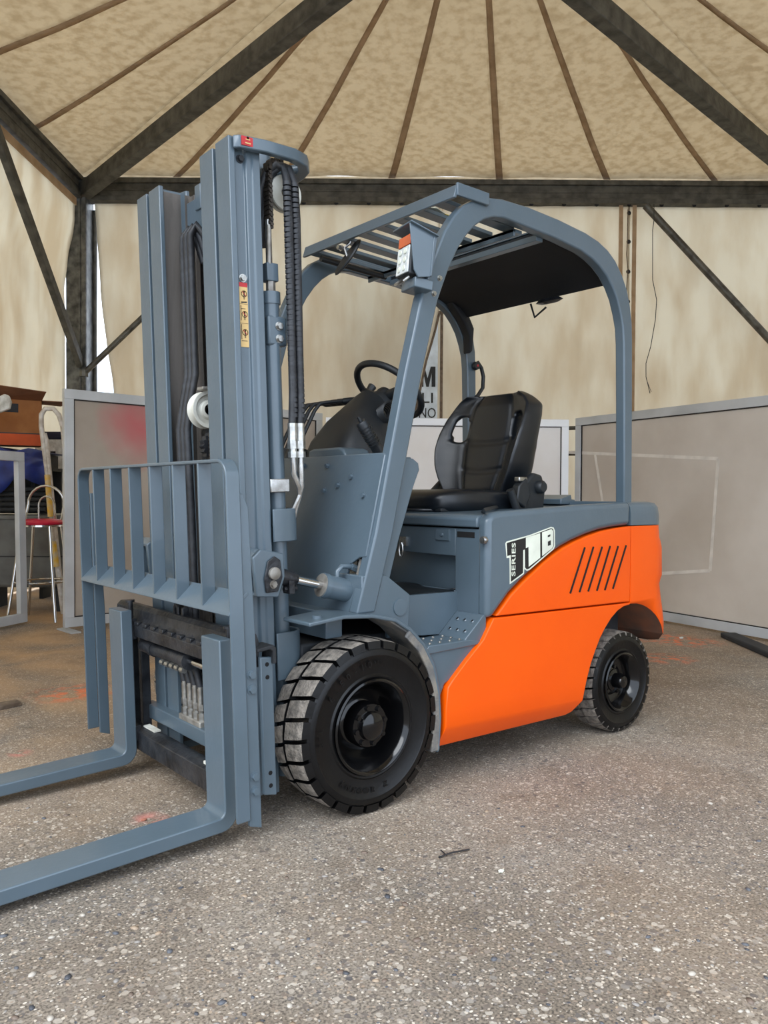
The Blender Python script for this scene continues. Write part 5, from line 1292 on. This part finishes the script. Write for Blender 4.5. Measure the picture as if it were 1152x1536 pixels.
mb.sheet(tarp, 36, 26); tag(mb.build('tarpaulin', 'blue_tarp', solid=0.006, origin=c+Vector((0, 0, 1.3))), 'crumpled blue tarpaulin draped under the open cardboard box', 'tarpaulin')
obox(c, 0.60, 0.38, 1.312, 1.43).build('crate', 'dark_grey', root)
# carton
D_ = 7.4; cc = gpt(26, 700, D_+0.15); zb_ = 1.515
root = tag(empty('cardboard_box', Vector((cc.x, cc.y, zb_))), 'open brown cardboard box with an orange base on the blue tarpaulin', 'box')
ang_ = YAW-pi/2+radians(28); mxb = Matrix.Translation((cc.x, cc.y, zb_)) @ Matrix.Rotation(ang_, 4, 'Z')
bw, bd, bh = 0.20, 0.16, 0.42
for (a, b, nm) in (((-bw, -bd), (bw, -bd+0.008), 'side'), ((-bw, bd-0.008), (bw, bd), 'side'), ((-bw, -bd), (-bw+0.008, bd), 'side'), ((bw-0.008, -bd), (bw, bd), 'side')):
    mb = MB(); mb.box((a[0], a[1], 0.115), (b[0], b[1], bh), 0, mxb); mb.build(nm, 'cardboard', root)
    mb = MB(); mb.box((a[0]-0.001, a[1]-0.001, 0.0), (b[0]+0.001, b[1]+0.001, 0.105), 0, mxb); mb.build('orange_band', 'box_orange', root)
    mb = MB(); mb.box((a[0]-0.001, a[1]-0.001, 0.105), (b[0]+0.001, b[1]+0.001, 0.115), 0, mxb); mb.build('black_line', 'label_black', root)
mb = MB(); mb.box((-bw, -bd, 0), (bw, bd, 0.01), 0, mxb); mb.build('base', 'cardboard', root)
mb = MB(); mb.add([(-bw, -bd, bh), (bw, -bd, bh), (bw+0.02, -bd-0.20, bh+0.06), (-bw-0.02, -bd-0.20, bh+0.10)], [(0, 1, 2, 3)], 0, False, mxb); mb.build('flap', 'cardboard_flap', root, solid=0.006)
mb = MB(); mb.add([(bw, -bd, bh), (bw, bd, bh), (bw+0.20, bd, bh-0.01), (bw+0.22, -bd, bh+0.0)], [(0, 1, 2, 3)], 0, False, mxb); mb.build('flap', 'cardboard_flap', root, solid=0.006)
mb = MB(); mb.box((-0.18, -bd-0.0015, 0.30), (0.0, -bd, 0.38), 0, mxb); mb.box((bw, -0.10, 0.28), (bw+0.0015, 0.04, 0.38), 0, mxb); mb.build('printed_patch', 'dark_grey', root)
mb = MB(); mb.add([v for v in []], []) if False else None
q = dep(3, 607, 7.0); mb = MB(); mb.prism([(-0.30, -0.055), (-0.30, 0.055), (0.06, 0.075), (0.085, 0.05), (0.085, -0.01), (0.05, -0.06)], -0.02, 0.02, mx=Matrix.Translation(q) @ Matrix.Rotation(YAW-pi/2, 4, 'Z') @ Matrix.Rotation(radians(-22), 4, 'Y'))
pass
tag(mb.build('foam_block', 'foam_white', bevel=0.008, origin=q), 'white foam block sticking out in front of the cardboard box', 'foam')
# white carton behind the ladder
wc = gpt(88, 700, 8.3); root = tag(empty('white_carton', Vector((wc.x, wc.y, 0.0))), 'scuffed white carton with dark straps behind the ladder', 'box')
obox(wc, 0.36, 0.3, 1.18, 1.62).build('body', 'foam_white', root, bevel=0.006)
obox(wc, 0.37, 0.31, 1.62, 1.70).build('lid_cloth', 'navy', root, bevel=0.02)
mb = MB(); mb.box((-0.02, -0.157, 1.34), (0.03, -0.151, 1.50), 0, Matrix.Translation((wc.x, wc.y, 0)) @ Matrix.Rotation(YAW-pi/2, 4, 'Z')); mb.build('printed_mark', 'label_black', root)
for k in (-0.14, 0.14): obox(wc+rh*k, 0.04, 0.2, 0.0, 1.18).build('stand_leg', 'dark_grey', root)
# sign outside the opening of the back wall
sg = gpt(628, 560, 10.7); root = tag(empty('sign_board', sg), 'pale blue sign with black letters seen through the gap in the back tarpaulin', 'sign')
mxs = Matrix.Translation(sg) @ Matrix.Rotation(YAW-pi/2, 4, 'Z')
ls = lambda px: (px-628)/FPX*10.7
z_ = lambda py: 1.0718+(744-py)/FPX*10.7
mb = MB(); mb.box((ls(520), -0.01, z_(660)), (ls(657), 0.02, z_(430)), 0, mxs); mb.build('board', 'sign_board', root, bevel=0.003)
for (txt, px, py, hpx, wpx) in (('ILI', 638, 597.5, 15, 23), ('NO', 641.5, 620, 15, 25)):
    vs, fs = font_mesh(txt, 0.3, 0.002, bold=0.0); xs = [v.x for v in vs]; ys = [v.y for v in vs]
    W2 = wpx/FPX*10.7; H2 = hpx/FPX*10.7; x0, x1, y0, y1 = min(xs), max(xs), min(ys), max(ys)
    vs = [Vector(((v.x-(x0+x1)/2)/(x1-x0)*W2, (v.y-(y0+y1)/2)/(y1-y0)*H2, v.z)) for v in vs]
    mb = MB(); mb.add(vs, fs, 0, False, mxs @ frame_mx((ls(px), -0.014, z_(py)), (1, 0, 0), (0, 0, 1))); mb.build('lettering', 'label_black', root)
mb = MB(); mm_ = [(0, 0), (0, 1), (.3, 1), (.5, .42), (.7, 1), (1, 1), (1, 0), (.76, 0), (.76, .68), (.58, 0), (.42, 0), (.24, .68), (.24, 0)]
mb.prism([(ls(629.5+23.5*a), z_(581-30*b)) for a, b in mm_], -0.016, -0.010, mx=mxs); mb.build('lettering', 'label_black', root)
# twisted cord and rope edge of the opening
mb = MB(); mb.tube([room(lat(x), DW-0.06, zz(y)) for x, y in ((657, 470), (650, 500), (637, 545), (628, 590), (622, 620), (612, 645))], 0.014, 8); tag(mb.build('rope', 'wood', origin=room(lat(640), DW, zz(545))), 'brown rope along the slanting edge of the tarpaulin gap', 'rope')
mb = MB(); mb.tube([room(lat(660), DW-0.06, zz(y)) for y in (468, 520, 560, 625, 740)], 0.018, 8); struct(mb, 'trim_18', 'wood')
# hanging wire
pts = [(981, 330), (979, 345), (979, 380), (979, 420), (985, 450), (983, 480), (976, 520), (969, 545), (969, 565), (975, 590)]
mb = MB(); mb.tube([dep(x, y, D1-0.22) for x, y in [(981, 306)]+pts], 0.005, 6); mb.tube([dep(x, y, D1-0.22) for x, y in ((970, 570), (977, 588))], 0.003, 5); tag(mb.build('hanging_wire', 'greasy_metal', origin=dep(979, 420, D1-0.22)), 'thin dark wire hanging from the beam near the right brace', 'wire')
# stone and wooden bar behind the seat, seen between the panels
mb = MB(); q0, q1 = dep(845, 643, 8.15), dep(875, 641, 8.15); mb.tube([q0-rh*0.1, q1+rh*0.1], 0.02, 10); q0, q1 = dep(845, 680, 8.15), dep(875, 680, 8.15); mb.tube([q0-rh*0.1, q1+rh*0.1], 0.025, 10)
mb.tube([Vector((q0.x, q0.y, 0.0))-rh*0.1, q0-rh*0.1+Vector((0, 0, 0.3))], 0.02, 8)
tag(mb.build('rail_stand', 'brace', origin=Vector((q0.x, q0.y, 0))), 'grey tube rail seen in the gap between white and grey framed sheets', 'rail')
# dark edging strip on the floor under the right panel
a, b = on('z', 0.0, 1092, 956), on('z', 0.0, 1175, 992); mb = MB(); mb.hull_bar(Vector((a.x, a.y, 0.02)), Vector((b.x, b.y, 0.02)), 0.12, 0.04); tag(mb.build('rubber_strip', 'dark_grey', bevel=0.01, origin=a), 'dark rubber strip lying on the floor under the right framed sheet', 'strip')
# cable tie, screw and chips lying on the floor
a, b, c3 = on('z', 0.004, 658, 1286), on('z', 0.006, 704, 1274), on('z', 0.004, 661, 1278)
mb = MB(); mb.tube([a, a.lerp(b, 0.4)+Vector((0, 0, 0.004)), b], 0.0026, 6); mb.tube([a.lerp(b, 0.25), c3+Vector((0, 0, 0.006))], 0.0022, 6); tag(mb.build('cable_tie', 'label_black', origin=a), 'short black cable tie lying on the concrete in the foreground', 'cable tie')
p = on('z', 0.004, 752, 1308)
def chip(name, px, py, s_, m, label, cat):
    p = on('z', 0.0, px, py); mb = MB(); me = rocks[3]; mb.add([v.co for v in me.vertices], [tuple(q.vertices) for q in me.polygons], 0, True, Matrix.Translation((p.x, p.y, s_*0.4)) @ Matrix.Diagonal((s_, s_, s_*1.3, 1))); return tag(mb.build(name, m, origin=p), label, cat)
chip('metal_nut', 752, 1308, 0.010, 'label_white', 'small whitish metal scrap lying right of the black cable tie', 'scrap')
chip('brick_chip', 216, 1231, 0.010, 'brick', 'small orange brick chip on the concrete between the forks', 'brick chip')
chip('white_chip', 1022, 958, 0.02, 'foam_white', 'small white chip on the floor beside the right rubber strip', 'chip')
a = on('z', 0.0, 0, 1062); mb = MB(); mb.prism([(-0.12, -0.05), (0.09, -0.04), (0.10, 0.03), (-0.12, 0.05)], 0.0, 0.02, axis='z', mx=Matrix.Translation(a) @ Matrix.Rotation(0.2, 4, 'Z')); tag(mb.build('wood_offcut', 'wood', bevel=0.003, origin=a), 'flat wood offcut on the floor at the left edge', 'wood')
# pale building far outside, seen through the gap beside the corner post
bc = gpt(140, 600, 22.0); root = tag(empty('building', bc), 'pale building far outside beside the corner post', 'building')
mxb = Matrix.Translation(bc) @ Matrix.Rotation(YAW-pi/2, 4, 'Z')
mb = MB(); mb.box((-3.5, 0, 0), (2.0, 4, 5.2), 0, mxb); mb.build('wall', 'pale_wall', root)
mb = MB(); mb.box((0.05, -0.04, 3.0), (0.55, 0.0, 4.3), 0, mxb); mb.build('window', 'sign_board', root)
